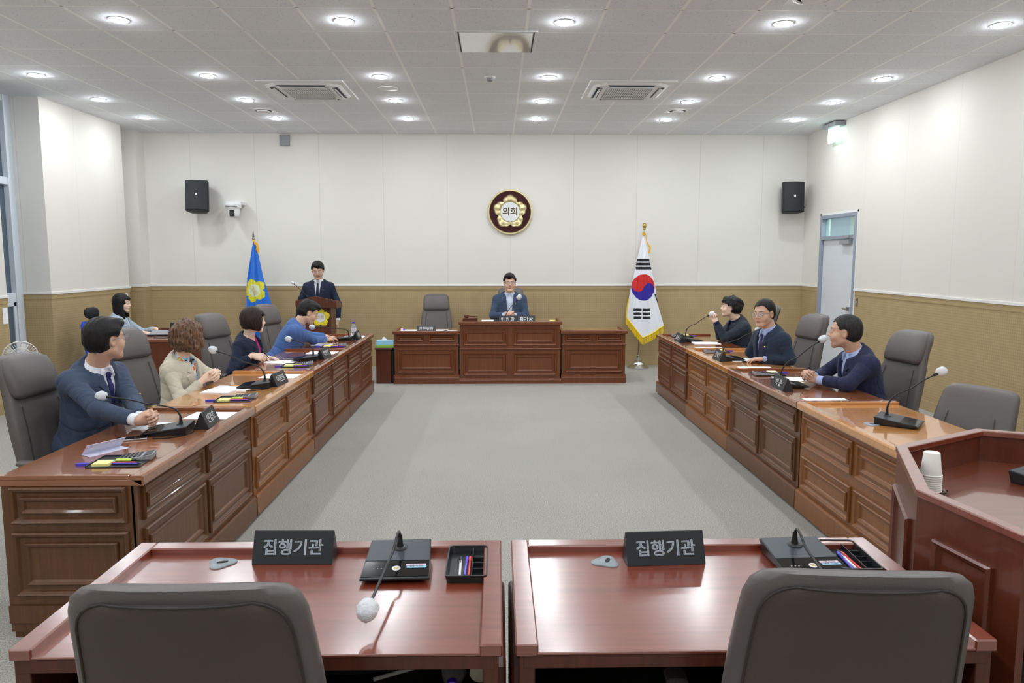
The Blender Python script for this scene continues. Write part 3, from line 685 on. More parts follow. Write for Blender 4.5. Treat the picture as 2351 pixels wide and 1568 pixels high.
# ================================================================== chairs
def se_ring(cx, cy, cz, hw, hd, n=28, e=3.6, tilt=0.0, bow=0.0):
    out = []
    for i in range(n):
        a = 2*PI*i/n; c, s_ = math.cos(a), math.sin(a)
        x = hw*math.copysign(abs(c)**(2/e), c); y = hd*math.copysign(abs(s_)**(2/e), s_)
        y += bow*(x/max(hw, 1e-6))**2
        out.append((cx+x, cy+y*math.cos(tilt), cz+y*math.sin(tilt)))
    return out
def office_chair(high=True):
    r = empty('office_chair')
    top = 1.19 if high else 1.10
    if high: pr = [(0.47, .215, .035), (0.49, .228, .046), (0.60, .240, .050), (0.75, .240, .050), (0.90, .222, .046), (0.98, .206, .044), (1.05, .200, .046), (1.12, .198, .048), (1.160, .188, .044), (1.183, .165, .034), (1.19, .12, .018)]
    else: pr = [(0.47, .225, .035), (0.49, .240, .048), (0.60, .258, .052), (0.75, .262, .052), (0.88, .255, .048), (0.98, .247, .046), (1.04, .240, .045), (1.075, .228, .042), (1.095, .205, .034), (1.10, .16, .018)]
    def yc(z): return -0.205-(z-0.47)*0.26+0.05*math.sin((z-0.47)*3.6)*0.5
    rings = [se_ring(0, yc(z), z, hw, hd, tilt=-0.22, bow=0.018) for z, hw, hd in pr]
    MB().rings(rings).build('backrest', 'leather', r, smooth=1.2)
    # rear panel outlined by a stitched seam
    zs = [0.52+(top-0.035-0.52)*(1-(1-k/15)**1.6) for k in range(16)]
    def hw_at(z):
        for (z0, w0, d0), (z1, w1, d1) in zip(pr[:-1], pr[1:]):
            if z0 <= z <= z1: t = (z-z0)/(z1-z0); return w0+(w1-w0)*t, d0+(d1-d0)*t
        return pr[-1][1], pr[-1][2]
    pn = []
    for k, z in enumerate(zs):
        hw, hd = hw_at(z); hw -= 0.030
        tq = max(0, (z-(top-0.035-0.075))/0.075); hw -= 0.055*(1-math.sqrt(max(0, 1-tq*tq)))
        row = []
        for i in range(15):
            x = -hw+2*hw*i/14; yb = yc(z)-hd*0.985*(1-abs(x/(hw+0.030))**3.6)**(1/3.6)+0.018*(x/(hw+0.03))**2
            row.append((x, yb-0.004-0.007*tq, z+hd*0.2))
        pn.append(row+[(x, y+0.02, z_) for x, y, z_ in row[::-1]])
    MB().rings(pn).build('back_panel', 'leather_back', r, smooth=1.0)
    loop = [p[0] for p in pn]+pn[-1][1:14]+[p[14] for p in pn[::-1]]
    MB().tube([(x, y-0.0015, z) for x, y, z in loop], 0.0030, 6).build('seam_piping', 'leather_seam', r, smooth=1.5)
    if high:
        hp = [(0.950, .15, .015), (0.960, .185, .036), (0.99, .196, .048), (1.06, .196, .054), (1.12, .190, .050), (1.165, .170, .036), (1.186, .12, .012)]
        MB().rings([se_ring(0, yc(z)+0.034, z, hw, hd, tilt=-0.22, bow=0.016, e=3.2) for z, hw, hd in hp]).build('headrest', 'leather', r, smooth=1.2)
    # front bolster creases
    for sx in (-1, 1):
        pts = []
        for k in range(9):
            z = 0.55+k*0.045; hw, hd = hw_at(z); x = sx*(0.215-0.09*abs(z-0.55))
            pts.append((x-sx*0.03, yc(z)+hd*0.90+0.012, z-hd*0.18))
        MB().tube(pts, 0.0022, 6).build('front_seam', 'leather_seam', r, smooth=1.5)
    sr = [se_ring(0, 0.02, z, hw, hd, e=4.5) for z, hw, hd in ((0.40, .22, .21), (0.41, .25, .24), (0.45, .26, .25), (0.475, .255, .245), (0.487, .22, .21))]
    MB().rings(sr).build('seat', 'leather', r, smooth=1.2)
    for sx in (-1, 1):
        lo = [(sx*0.27, -0.16, 0.42), (sx*0.31, -0.17, 0.48), (sx*0.315, -0.17, 0.57), (sx*0.315, -0.14, 0.60), (sx*0.315, 0.05, 0.60), (sx*0.315, 0.08, 0.575), (sx*0.31, 0.07, 0.48), (sx*0.27, 0.05, 0.42)]
        am = MB().tube(lo, 0.014, 8).build('armrest', 'steel', r, smooth=1.5)
        pad = [[(sx*0.312+0.03*math.cos(a), y, 0.610+0.016*math.sin(a)) for a in [2*PI*i/14 for i in range(14)]] for y in (-0.16, -0.15, 0.06, 0.08)]
        MB().rings(pad).build('arm_pad', 'leather', am, smooth=1.0)
    MB().cyl(0.028, 0.10, 0.40, 16).cyl(0.045, 0.30, 0.40, 16).build('gas_column', 'steel', r, smooth=0.6)
    for k in range(5):
        a = 2*PI*k/5+0.3; m = R(a, 'Z')
        lg = MB().prism([(0.0, 0.085), (0.03, 0.125), (0.33, 0.095), (0.34, 0.075), (0.31, 0.072)][::-1], -0.018, 0.018, 'y', m=m).build('base_leg', 'chrome', r, bevel=0.004)
        c = MB().cyl(0.03, -0.022, -0.006, 16, m=m @ T(0.32, 0, 0.03) @ R(PI/2, 'X')).cyl(0.03, 0.006, 0.022, 16, m=m @ T(0.32, 0, 0.03) @ R(PI/2, 'X')).box(0.30, 0.34, -0.012, 0.012, 0.03, 0.072, m=m)
        c.build('caster', 'rubber_black', lg, smooth=0.6)
    return r
ch_hi = office_chair(True); ch_lo = office_chair(False); used = set()
def chair(kind, x, y, deg, lab):
    src = ch_hi if kind == 'hi' else ch_lo
    o = src if kind not in used else copy_tree(src); used.add(kind)
    o.location = (x, y, 0); o.rotation_euler = (0, 0, math.radians(deg)); props(o, lab, 'office chair', 'grey leather office chairs'); return o
chair('lo', -0.630, 1.77, 0, 'low-back grey leather office chair in the foreground, left, seen from behind').scale = (1, 1, .99)
chair('lo', 0.79, 1.82, -4, 'low-back grey leather office chair in the foreground, right, seen from behind').scale = (1, 1, .985)
chair('lo', 2.74, 4.42, 112, 'low-back grey leather office chair at the nearest right desk, empty').scale = (1, 1, .84)
chair('hi', -2.47, 4.36, -95, 'high-back grey leather office chair behind the man in blue suit and glasses').scale = (1, 1, .985)
chair('hi', -2.70, 5.85, -112, 'high-back grey leather office chair behind the beige-jacket woman')
chair('hi', -2.60, 7.46, -108, 'high-back grey leather office chair behind the woman in navy with bobbed hair')
chair('hi', -2.50, 9.0, -105, 'high-back grey leather office chair behind the man in bright blue jacket')
chair('hi', 2.92, 8.77, 85, 'high-back grey leather office chair behind the man with clasped raised hands')
chair('hi', 2.84, 7.28, 100, 'high-back grey leather office chair behind the man in glasses, right side')
chair('hi', 2.88, 5.60, 100, 'high-back grey leather office chair behind the cropped-hair man in navy')
chair('hi', -0.93, 11.18, 184, 'empty high-back grey leather office chair at the lower desk left of the chairman')
chair('hi', 0.20, 11.16, 180, 'high-back dark leather office chair the chairman sits in').scale = (1, 1, 1.07)
# blue mesh chair and fan near the window
mc = empty('mesh_chair', (-4.86, 9.45, 0), math.radians(-95), 'blue mesh chair with a black headrest behind the long-haired woman', 'office chair')
mc.scale = (1, 1, .97)
MB().rings([se_ring(0, -0.24-(z-.5)*.12, z, hw, .02, e=3) for z, hw in ((.52, .18), (.56, .22), (.75, .235), (.93, .22), (.97, .18))]).build('backrest', 'mesh_blue', mc, smooth=1.0)
MB().rings([se_ring(0, -0.27-(z-.9)*.1, z, hw, hd, e=2.4) for z, hw, hd in ((1.0, .06, .02), (1.02, .12, .035), (1.07, .14, .04), (1.12, .125, .035), (1.145, .07, .02))]).build('headrest', 'mesh_black', mc, smooth=1.2)
MB().box(-0.02, 0.02, -0.32, -0.29, 0.9, 1.06).build('headrest_post', 'plastic_black', mc)
MB().rings([se_ring(0, 0.02, z, hw, hd, e=4) for z, hw, hd in ((.40, .22, .21), (.43, .245, .235), (.47, .235, .225), (.48, .19, .18))]).build('seat', 'mesh_black', mc, smooth=1.2)
MB().cyl(0.03, 0.1, 0.4).build('gas_column', 'plastic_black', mc)
for k in range(5):
    m = R(2*PI*k/5, 'Z'); lg = MB().box(0, 0.29, -0.018, 0.018, 0.07, 0.1, m=m).build('base_leg', 'plastic_black', mc, bevel=0.004)
    MB().cyl(0.035, -0.015, 0.015, 14, m=m @ T(0.28, 0, 0.035) @ R(PI/2, 'X')).build('caster', 'rubber_black', lg)
fn = empty('electric_fan', (-5.22, 8.14, 0), math.radians(35), 'white electric fan standing by the tall window behind the first chair', 'fan')
cage = MB()
for k in range(36):
    a = 2*PI*k/36; cage.tube([(0.03*math.cos(a), -0.06, 0.66+0.03*math.sin(a)), (0.12*math.cos(a), -0.065, 0.66+0.12*math.sin(a)), (0.165*math.cos(a), -0.03, 0.66+0.165*math.sin(a)), (0.165*math.cos(a), 0.02, 0.66+0.165*math.sin(a)), (0.03*math.cos(a), 0.06, 0.66+0.03*math.sin(a))], 0.0016, 5)
for rr, yy in ((0.165, -0.005), (0.10, -0.066), (0.165, 0.02)): cage.tube([(rr*math.cos(2*PI*i/40), yy, 0.66+rr*math.sin(2*PI*i/40)) for i in range(40)], 0.004, 6, close=True)
cage.build('fan_cage', 'plastic_white', fn)
bl = MB()
for k in range(5):
    a = 2*PI*k/5; bl.add([(0.02*math.cos(a), -0.01, 0.66+0.02*math.sin(a)), (0.145*math.cos(a-.3), -0.025, 0.66+0.145*math.sin(a-.3)), (0.15*math.cos(a+.2), 0.01, 0.66+0.15*math.sin(a+.2)), (0.03*math.cos(a+.8), 0.01, 0.66+0.03*math.sin(a+.8)),
      (0.02*math.cos(a), -0.013, 0.66+0.02*math.sin(a)), (0.145*math.cos(a-.3), -0.028, 0.66+0.145*math.sin(a-.3)), (0.15*math.cos(a+.2), 0.007, 0.66+0.15*math.sin(a+.2)), (0.03*math.cos(a+.8), 0.007, 0.66+0.03*math.sin(a+.8))],
      [(0, 1, 2, 3), (7, 6, 5, 4), (0, 4, 5, 1), (1, 5, 6, 2), (2, 6, 7, 3), (3, 7, 4, 0)])
bl.build('fan_blades', 'plastic_white', fn)
MB().ball((0, 0.09, 0.66), (0.05, 0.07, 0.05)).ball((0, -0.06, 0.66), (0.035, 0.012, 0.035)).build('fan_motor', 'plastic_white', fn, smooth=1.2)
MB().cyl(0.016, 0.03, 0.64, 14, m=T(0, 0.09, 0)).build('fan_pole', 'plastic_white', fn, smooth=0.6)
MB().lathe([(0.16, 0), (0.16, 0.012), (0.05, 0.04), (0.02, 0.05)], 32, m=T(0, 0.06, 0)).build('fan_base', 'plastic_white', fn, smooth=0.8)
# ================================================================== desk objects
SZ = 0.745; FZ = 0.742
def foam_head(parent, pos, direc, sc=1.0, seed=1):
    """foam windscreen in a crinkled white cover"""
    rnd = random.Random(seed); d = Vector(direc).normalized(); mtx = frame_m(pos, Vector((0, 0, 1)).cross(d) if abs(d.z) < .95 else (1, 0, 0), d)
    MB().tube([(0, -0.025*sc, 0), (0, 0.012*sc, 0)], 0.010*sc, 10, m=mtx).build('mic_capsule', 'plastic_black', parent, smooth=1)
    n, rg = 16, []
    prof = ((0.0, .012), (0.006, .022), (0.018, .031), (0.034, .034), (0.050, .032), (0.064, .026), (0.074, .017), (0.078, .006))
    for k, (y, rr) in enumerate(prof):
        rg.append([(sc*rr*(1+rnd.uniform(-.11, .11))*math.cos(2*PI*i/n), sc*y+rnd.uniform(-.002, .002), sc*rr*(1+rnd.uniform(-.11, .11))*math.sin(2*PI*i/n)) for i in range(n)])
    return MB().rings(rg, m=mtx).build('foam_cover', 'windscreen_white', parent, smooth=0.9)
def mic_unit(loc, deg, head, label, detail=False, seed=1, thick=0.0042, lowneck=False):
    """desk microphone: flat wedge base, user side toward local -Y; head is a world point"""
    r = empty('desk_microphone', loc, math.radians(deg), label, 'microphone', 'desk microphones')
    w = 0.107
    b = MB(); tp = [(-w, -0.122), (w, -0.122), (w*0.93, 0.118), (-w*0.93, 0.118)]
    bt = [(-w*.86, -0.085), (w*.86, -0.085), (w*.84, 0.112), (-w*.84, 0.112)]
    def zz(y): return 0.020+(y+0.122)*0.125
    rings = [[(x, y, 0.0) for x, y in bt], [(x*1.02, y, 0.006) for x, y in bt], [(x, y, zz(y)-0.007) for x, y in tp], [(x, y, zz(y)-0.001) for x, y in tp], [(x*.985, y*.985, zz(y)) for x, y in tp]]
    b.rings(rings).build('mic_base', 'plastic_black', r, bevel=0.001)
    MB().rings([[(x*.965, yy, zz(yy)+o) for x, yy in ((-w, -0.112), (w, -0.112), (w*.97, -0.022), (-w*.97, -0.022))] for o in (-0.001, 0.0012)]).build('control_panel', 'plastic_gloss_black', r)
    MB().rings([[(x*.965, yy, zz(yy)+o) for x, yy in ((-w*.97, -0.018), (w*.97, -0.018), (w*.93, 0.112), (-w*.93, 0.112))] for o in (-0.001, 0.0012)]).build('top_plate', 'mic_top_grey', r)
    MB().lathe([(0.026, 0), (0.024, 0.003), (0.012, 0.006), (0.009, 0.02), (0.0075, 0.045)], 16, m=T(0, 0.065, zz(0.065))).build('neck_socket', 'plastic_black', r, smooth=0.8)
    if detail:
        al = math.atan(0.125)
        pm = T(0, -0.068, zz(-0.068)+0.0018) @ R(al, 'X')
        MB().lathe([(0.0135, 0), (0.0135, 0.001), (0.008, 0.001), (0.008, 0)], 28, m=pm, caps=False).build('talk_button', 'plastic_white', r)
        MB().cyl(0.0072, -0.001, 0.0004, 20, m=pm).build('button_centre', 'gold_paint', r)
        t = MB(); t.box(0.030, 0.092, -0.054, -0.042, 0, 0.0012, m=T(0, 0, zz(-0.048)+0.001)); st = t.build('button_label', 'label_pink', r, label='pink paper label')
        tt = MB(); text_mesh('시작 시 ON', 0.0085, tt, T(0.061, -0.048, zz(-0.048)+0.0028), 0.0002); tt.build('label_text', 'mic_top_grey', st)
        t = MB(); t.box(0.032, 0.094, -0.068, -0.055, 0, 0.0012, m=T(0, 0, zz(-0.061)+0.0012)); st = t.build('button_label', 'label_blue', r, label='blue paper label')
        tt = MB(); text_mesh('종료 시 OFF', 0.0085, tt, T(0.063, -0.0615, zz(-0.061)+0.0030), 0.0002); tt.build('label_text', 'mic_top_grey', st)
        ic = MB()
        for q in range(3): ic.box(-0.072+q*0.012, -0.068+q*0.012, -0.069, -0.066, 0, 0.0008, m=T(0, 0, zz(-0.067)+0.001))
        ic.build('status_marks', 'plastic_white', r)
    inv = (T(*loc) @ R(math.radians(deg), 'Z')).inverted()
    h = inv @ Vector(head); p0 = Vector((0, 0.065, zz(0.065)+0.03))
    if lowneck:
        pts = bez(p0, p0+Vector((0, 0.0, 0.05)), p0+Vector((h-p0)*0.12)+Vector((0, 0, 0.035)), p0+(h-p0)*0.25+Vector((0, 0, 0.008)), 12)+[tuple(h)]
        rr = [0.0045]*len(pts)
    else:
        d = h-p0; hor = Vector((d.x, d.y, 0))
        pts = bez(p0, p0+Vector((0, 0, 0.07)), p0+hor*0.12+Vector((0, 0, d.z*0.35+0.03)), p0+d*0.45+Vector((0, 0, 0.03)), 10)+bez(p0+d*0.45+Vector((0, 0, 0.03)), p0+d*0.7+Vector((0, 0, 0.03)), p0+d*0.85+Vector((0, 0, 0.012)), h, 6)[1:]
        rr = [0.0060]*5+[thick]*(len(pts)-5)
    MB().tube(pts, rr, 8).build('gooseneck', 'plastic_black', r, smooth=1.2)
    foam_head(r, h, h-Vector(pts[-2]), 0.88, seed)
    return r
mic_unit((-0.322, 2.298, FZ), 2, (-0.345, 1.905, 0.812), 'desk microphone on the left foreground table, its white-covered head hanging toward the camera', True, 3, 0.0042, True)
mic_unit((0.990, 2.295, FZ), 3, (0.935, 1.905, 0.812), 'desk microphone on the right foreground table, head hidden behind the chair', True, 4, 0.0042, True)
mic_unit((-1.875, 4.18, SZ), -82, (-2.235, 4.22, 0.945), 'desk microphone in front of the man in blue suit and striped tie clip', seed=5)
mic_unit((-1.86, 5.67, SZ), -86, (-2.17, 5.72, 1.018), 'desk microphone in front of the beige-jacket woman', seed=6)
mic_unit((-1.86, 7.18, SZ), -88, (-2.03, 7.28, 0.935), 'desk microphone in front of the woman in navy', seed=7)
mic_unit((-1.86, 8.92, SZ), -95, (-2.15, 8.72, 0.925), 'desk microphone in front of the man in bright blue jacket', seed=8)
mic_unit((2.30, 8.74, SZ), 88, (2.475, 8.62, 1.065), 'desk microphone near the raised clasped hands, farthest on the right desks', seed=9)
mic_unit((2.255, 7.12, SZ), 88, (2.52, 7.18, 1.02), 'desk microphone in front of the right-side man in glasses', seed=10)
mic_unit((2.25, 5.62, SZ), 86, (2.475, 5.63, 1.095), 'desk microphone in front of the cropped-hair man in navy', seed=11)
mic_unit((2.39, 4.30, SZ), 52, (2.665, 4.40, 1.035), 'desk microphone alone on the empty golden desk, nearest on the right', seed=12)
mic_unit((2.13, 2.72, 0.865), 30, (2.03, 2.42, 1.10), 'desk microphone inside the large podium at the right edge', seed=13)
cmic = empty('desk_microphone', (0.10, 10.33, 0.845), 0, 'thin gooseneck microphone on the chairman desk in front of his clasped hands', 'microphone', 'desk microphones')
MB().box(-0.16, 0.06, -0.09, 0.10, 0, 0.022).build('mic_base', 'plastic_black', cmic, bevel=0.005)
MB().tube(bez((-0.0, 0.0, 0.02), (-0.01, 0.0, 0.10), (0.06, 0.0, 0.18), (0.16, -0.02, 0.30)), 0.0045, 8).build('gooseneck', 'plastic_black', cmic, smooth=1)
foam_head(cmic, (0.175, -0.02, 0.315), (0.4, -0.2, 0.6), 1.0, 20)
# lectern microphone
lm = empty('lectern_microphone', (-2.60, 10.52, 1.05), 0, 'thin gooseneck microphone with a small white head on the back lectern', 'microphone')
MB().lathe([(0.03, 0), (0.03, 0.012), (0.01, 0.02)], 16).build('mic_base', 'plastic_black', lm)
MB().tube(bez((0, 0, 0.01), (-0.04, 0, 0.10), (-0.16, 0, 0.22), (-0.27, 0.02, 0.315)), 0.0045, 8).build('gooseneck', 'plastic_black', lm, smooth=1)
foam_head(lm, (-0.275, 0.02, 0.32), (-0.7, 0, 0.5), 0.62, 21)
def nameplate(loc, deg, L, txt, label, size=0.062, h=0.098, sp=1.0, lm_='sign_letter_white', off=0.0009):
    r = empty('nameplate', loc, math.radians(deg), label, 'nameplate', 'black tent nameplates')
    o = MB().prism([(-0.045, 0), (0.045, 0), (0.003, h), (-0.003, h)], -L/2, L/2, 'x').build('plate', 'sign_black', r, bevel=0.0015)
    b = MB(); a = math.atan2(h, 0.042)
    mm = T(0, -0.0260, h*0.48) @ R(a, 'X')
    text_mesh(txt, size, b, mm, 0.001, off, sp); b.build('lettering', lm_, r); return r
nameplate((-0.672, 2.375, FZ), -1, 0.262, '집행기관', 'black nameplate with four white letters on the left foreground table', 0.054, 0.10, 1.0, 'sign_letter', 0.0011)
nameplate((0.545, 2.345, FZ), 3, 0.258, '집행기관', 'black nameplate with four white letters on the right foreground table', 0.054, 0.10, 1.0, 'sign_letter', 0.0011)
nameplate((-1.735, 4.37, SZ), 97, 0.25, '안경호', 'black nameplate reading 안경호 on the nearest left desk', 0.058)
nameplate((-1.735, 5.80, SZ), 86, 0.25, '이민영', 'black nameplate reading 이민영 on the golden left desk', 0.058)
nameplate((-1.735, 7.36, SZ), 86, 0.25, '박현덕', 'grey-black nameplate with three letters on the left desk of the woman in navy', 0.058)
nameplate((-1.735, 9.10, SZ), 92, 0.25, '송영복', 'black nameplate beside the water bottle, farthest on the left desks', 0.058)
nameplate((2.165, 8.72, SZ), -88, 0.25, '손선규', 'black nameplate on the farthest right desk', 0.058)
nameplate((2.165, 7.12, SZ), -91, 0.25, '김석우', 'black nameplate before the right-side man in glasses', 0.058)
nameplate((2.155, 5.52, SZ), -91, 0.26, '박 웅', 'black nameplate with two spaced letters before the cropped-hair man in navy', 0.058)
nameplate((-1.00, 10.32, 0.715), 0, 0.26, '전문위원', 'black nameplate with four letters on the lower desk left of the chairman', 0.055, 0.075)
nameplate((0.135, 10.215, 0.845), 0, 0.245, '위 원 장', 'black nameplate with three spaced letters, left one of the pair on the chairman desk', 0.058, 0.095)
nameplate((0.390, 10.215, 0.845), 0, 0.245, '홍기상', 'black nameplate reading 홍기상, right one of the pair on the chairman desk', 0.068, 0.095, 1.0, 'sign_letter_white', 0.002)
def sheet(x, y, deg, z=SZ, w=0.21, l=0.297, m='paper', label='', cat='paper', name='paper_sheet', t=0.0015):
    return MB().box(-w/2, w/2, -l/2, l/2, 0, t).build(name, m, loc=(x, y, z), rot=(0, 0, math.radians(deg)), label=label, cat=cat, group='papers on the desks')
sheet(-1.97, 4.33, 80, label='white sheet under the hands of the man in blue suit on the nearest left desk')
sheet(-1.80, 4.63, 88, label='white sheet at the far edge of the nearest left desk, behind the nameplate')
sheet(-2.02, 5.60, 85, label='upper white booklet with an orange pencil on the golden left desk', t=0.006)
sheet(-2.08, 5.47, 87, l=0.21, w=0.15, label='lower small white notebook beside the pencil booklet on the golden left desk', t=0.008)
sheet(-1.83, 6.20, 86, label='white sheet at the far edge of the golden left desk')
sheet(-2.08, 7.06, 82, label='white sheet under the pen hand of the woman in navy')
sheet(-1.84, 7.74, 88, label='white sheet behind the grey nameplate on the left desk of the woman in navy')
sheet(-1.97, 8.45, 85, label='white sheet before the arms of the man in bright blue jacket')
sheet(-1.79, 9.34, 90, label='white sheet behind the water bottle on the farthest left desk')
sheet(2.42, 8.52, 88, label='white sheet by the elbow of the man with raised hands', t=0.006)
sheet(2.33, 8.05, 88, label='white sheet at the near edge of the farthest right desk')
sheet(2.41, 7.10, 85, label='white sheet under the hand of the right-side man in glasses', t=0.004)
sheet(2.33, 6.56, 88, label='white sheet at the near edge of the golden desk of the man in glasses')
sheet(2.42, 5.97, 84, label='white sheet before the clasped hands of the cropped-hair man in navy')
sheet(2.30, 5.03, 90, label='white sheet at the near edge of the cropped-hair man desk')
MB().box(-0.038, 0.038, -0.038, 0.038, 0, 0.003).build('sticky_note', 'paper_cream', loc=(2.40, 5.80, SZ), rot=(0, 0, 0.3), label='small pale sticky note beside the sheet before the cropped-hair man', cat='sticky note')
sheet(-1.22, 10.45, 92, z=0.715, label='white sheet left of the nameplate on the lower back desk')
sheet(-0.86, 10.46, 90, z=0.715, label='white sheet right behind the nameplate on the lower back desk')
sheet(-0.65, 10.36, 90, z=0.715, w=0.16, l=0.22, label='small white sheet at the right end of the lower back desk')
sheet(-0.08, 10.42, 90, z=0.845, label='white sheets left of the nameplates on the chairman desk', t=0.012)
sheet(0.66, 10.33, 90, z=0.845, w=0.14, l=0.20, label='small white sheet right of the nameplates on the chairman desk')
MB().box(-0.035, 0.035, -0.035, 0.035, 0, 0.02).build('sticky_pad', 'note_yellow', loc=(0.765, 10.36, 0.845), label='yellow sticky pad near the right corner of the chairman desk', cat='sticky note')
def pencil(p, deg, name='pen', m='ink_blue', L=0.14, r=0.0045, label='', z=SZ, parent=None, cat='pen', tip='plastic_black', up=0.0):
    o = MB().tube([(-L/2, 0, r), (L/2-0.02, 0, r)], r, 8)
    e = empty(name, (p[0], p[1], z), math.radians(deg)) if not parent else empty(name, (p[0], p[1], z), math.radians(deg))
    if parent: e.parent = parent
    o.build('barrel', m, e, smooth=1)
    MB().tube([(L/2-0.02, 0, r), (L/2, 0, r)], [r, 0.001], 8).build('tip', tip, e, smooth=1)
    if not parent: props(e, label, cat, 'pens and pencils')
    return e
def calculator(x, y, deg, label, tilt=0.10, z=SZ, dz=0.0):
    r = empty('calculator', (x, y, z+dz), math.radians(deg), label, 'calculator', 'desk calculators')
    m = R(tilt, 'X')
    MB().prism([(-0.08, 0), (0.075, 0), (0.075, 0.026), (0.03, 0.018), (-0.08, 0.010)], -0.052, 0.052, 'x').build('case', 'plastic_grey', r, bevel=0.002)
    MB().add([(-0.044, 0.034, 0.0195), (0.044, 0.034, 0.0195), (0.044, 0.068, 0.0258), (-0.044, 0.068, 0.0258), (-0.044, 0.034, 0.021), (0.044, 0.034, 0.021), (0.044, 0.068, 0.0273), (-0.044, 0.068, 0.0273)],
             [(0, 1, 2, 3), (7, 6, 5, 4), (0, 4, 5, 1), (2, 6, 7, 3), (1, 5, 6, 2), (0, 3, 7, 4)]).build('display', 'mic_top_grey', r)
    k = MB()
    for i in range(5):
        for j in range(5):
            yy = -0.072+j*0.0195; z_ = 0.010+(yy+0.08)*0.073
            k.box(-0.046+i*0.019, -0.032+i*0.019, yy, yy+0.012, z_, z_+0.004)
    k.build('keys', 'plastic_black', r); return r
def organiser(x, y, deg, where, note='note_yellow', seed=0, dz=0.0):
    """black document tray with sticky notes, a marker and pens; calculator leans on its far half"""
    rz = math.radians(deg); m = T(x, y, 0) @ R(rz, 'Z')
    r = empty('pen_tray', (x, y, SZ), rz, 'thin black desk tray on the %s' % where, 'tray', 'black desk trays')
    MB().box(-0.125, 0.125, -0.10, 0.10, 0, 0.006).box(-0.125, 0.125, 0.096, 0.10, 0, 0.012).box(-0.125, -0.121, -0.10, 0.10, 0, 0.012).build('tray_board', 'plastic_black', r, bevel=0.001)
    z = SZ+0.006
    p = m @ Vector((-0.06, -0.055, 0)); MB().box(-0.038, 0.038, -0.038, 0.038, 0, 0.012).build('sticky_pad', note, loc=(p.x, p.y, z), rot=(0, 0, rz), label='pale yellow sticky pad on the black tray, %s' % where, cat='sticky note', group='yellow sticky pads on trays')
    p = m @ Vector((0.02, -0.005, 0)); mk = empty('highlighter', (p.x, p.y, z), rz, 'yellow-green highlighter on the black tray, %s' % where, 'marker', 'highlighters on trays')
    MB().box(-0.045, 0.03, -0.009, 0.009, 0, 0.013).build('barrel', 'ink_green', mk, bevel=0.004); MB().box(0.03, 0.05, -0.007, 0.007, 0.001, 0.012).build('cap', 'plastic_black', mk, bevel=0.003)
    p = m @ Vector((0.035, -0.045, 0)); pencil((p.x, p.y), deg+4, 'pen', 'ink_red', z=z, label='red pen on the black tray, %s' % where)
    p = m @ Vector((0.055, -0.065, 0)); pencil((p.x, p.y), deg-3, 'pen', 'ink_blue', z=z, label='blue pen on the black tray, %s' % where)
    p = m @ Vector((-0.158, -0.05, 0)); MB().rings([[(0.035*math.cos(2*PI*i/18), 0.014*math.sin(2*PI*i/18), zz) for i in range(18)] for zz in (0, 0.012)]).build('correction_tape', 'ink_blue', loc=(p.x, p.y, SZ), rot=(0, 0, rz), smooth=0.5, label='blue oval correction tape left of the tray, %s' % where, cat='correction tape', group='blue correction tapes')
    p = m @ Vector((0.055, 0.055, 0)); calculator(p.x, p.y, deg-90+seed, 'grey calculator on the black tray, %s' % where, z=z)
organiser(-1.835, 3.56, 3, 'nearest left desk', seed=10)
organiser(-1.84, 5.16, 3, 'golden left desk', seed=6)
organiser(-1.85, 6.80, 3, 'left desk of the woman in navy', seed=8)
organiser(-1.84, 8.28, 3, 'farthest left desk', seed=4)
organiser(2.32, 9.27, 178, 'farthest right desk', seed=0)
organiser(2.30, 7.72, 178, 'golden desk of the man in glasses', seed=0)
organiser(2.30, 6.22, 178, 'desk of the cropped-hair man', 'paper_cream', seed=0)
pencil((-2.00, 5.68), 172, 'pencil', 'pencil_orange', 0.17, 0.0035, 'orange pencil lying on the white booklet, golden left desk', z=SZ+0.0075, cat='pencil')
pencil((2.58, 7.42), 185, 'pen', 'ink_blue', 0.15, 0.006, 'purple-blue pen lying beyond the hand of the right-side man in glasses')
def phone(x, y, deg, label, m='plastic_black', z=SZ):
    r = empty('mobile_phone', (x, y, z), math.radians(deg), label, 'phone', 'mobile phones')
    MB().box(-0.038, 0.038, -0.078, 0.078, 0, 0.009).build('phone_body', m, r, bevel=0.003, bseg=2)
    MB().box(-0.034, 0.034, -0.074, 0.074, 0.009, 0.0096).build('screen', 'plastic_gloss_black', r)
    if m == 'steel':
        c = MB()
        for q in range(3): c.cyl(0.0075, 0.009, 0.0115, 14, m=T(-0.022, 0.058-q*0.02, 0))
        c.build('camera_lenses', 'lens_dark', r)
    return r
p_ = phone(-2.01, 4.02, -68, 'silver mobile phone near the sleeve of the man in blue suit', 'steel')
phone(-2.03, 7.27, -75, 'mobile phone beside the sheet of the woman in navy', 'plastic_grey')
phone(2.40, 6.93, 78, 'brown-cased mobile phone near the sheet of the right-side man in glasses', 'walnut_dark')
phone(2.33, 5.73, 20, 'black mobile phone beside the nameplate of the cropped-hair man')
MB().box(-0.06, 0.06, -0.02, 0.02, 0, 0.016).build('remote_control', 'plastic_black', bevel=0.003, loc=(1.0, 10.30, 0.715), label='short black remote control on the empty lower desk right of the chairman', cat='remote control')
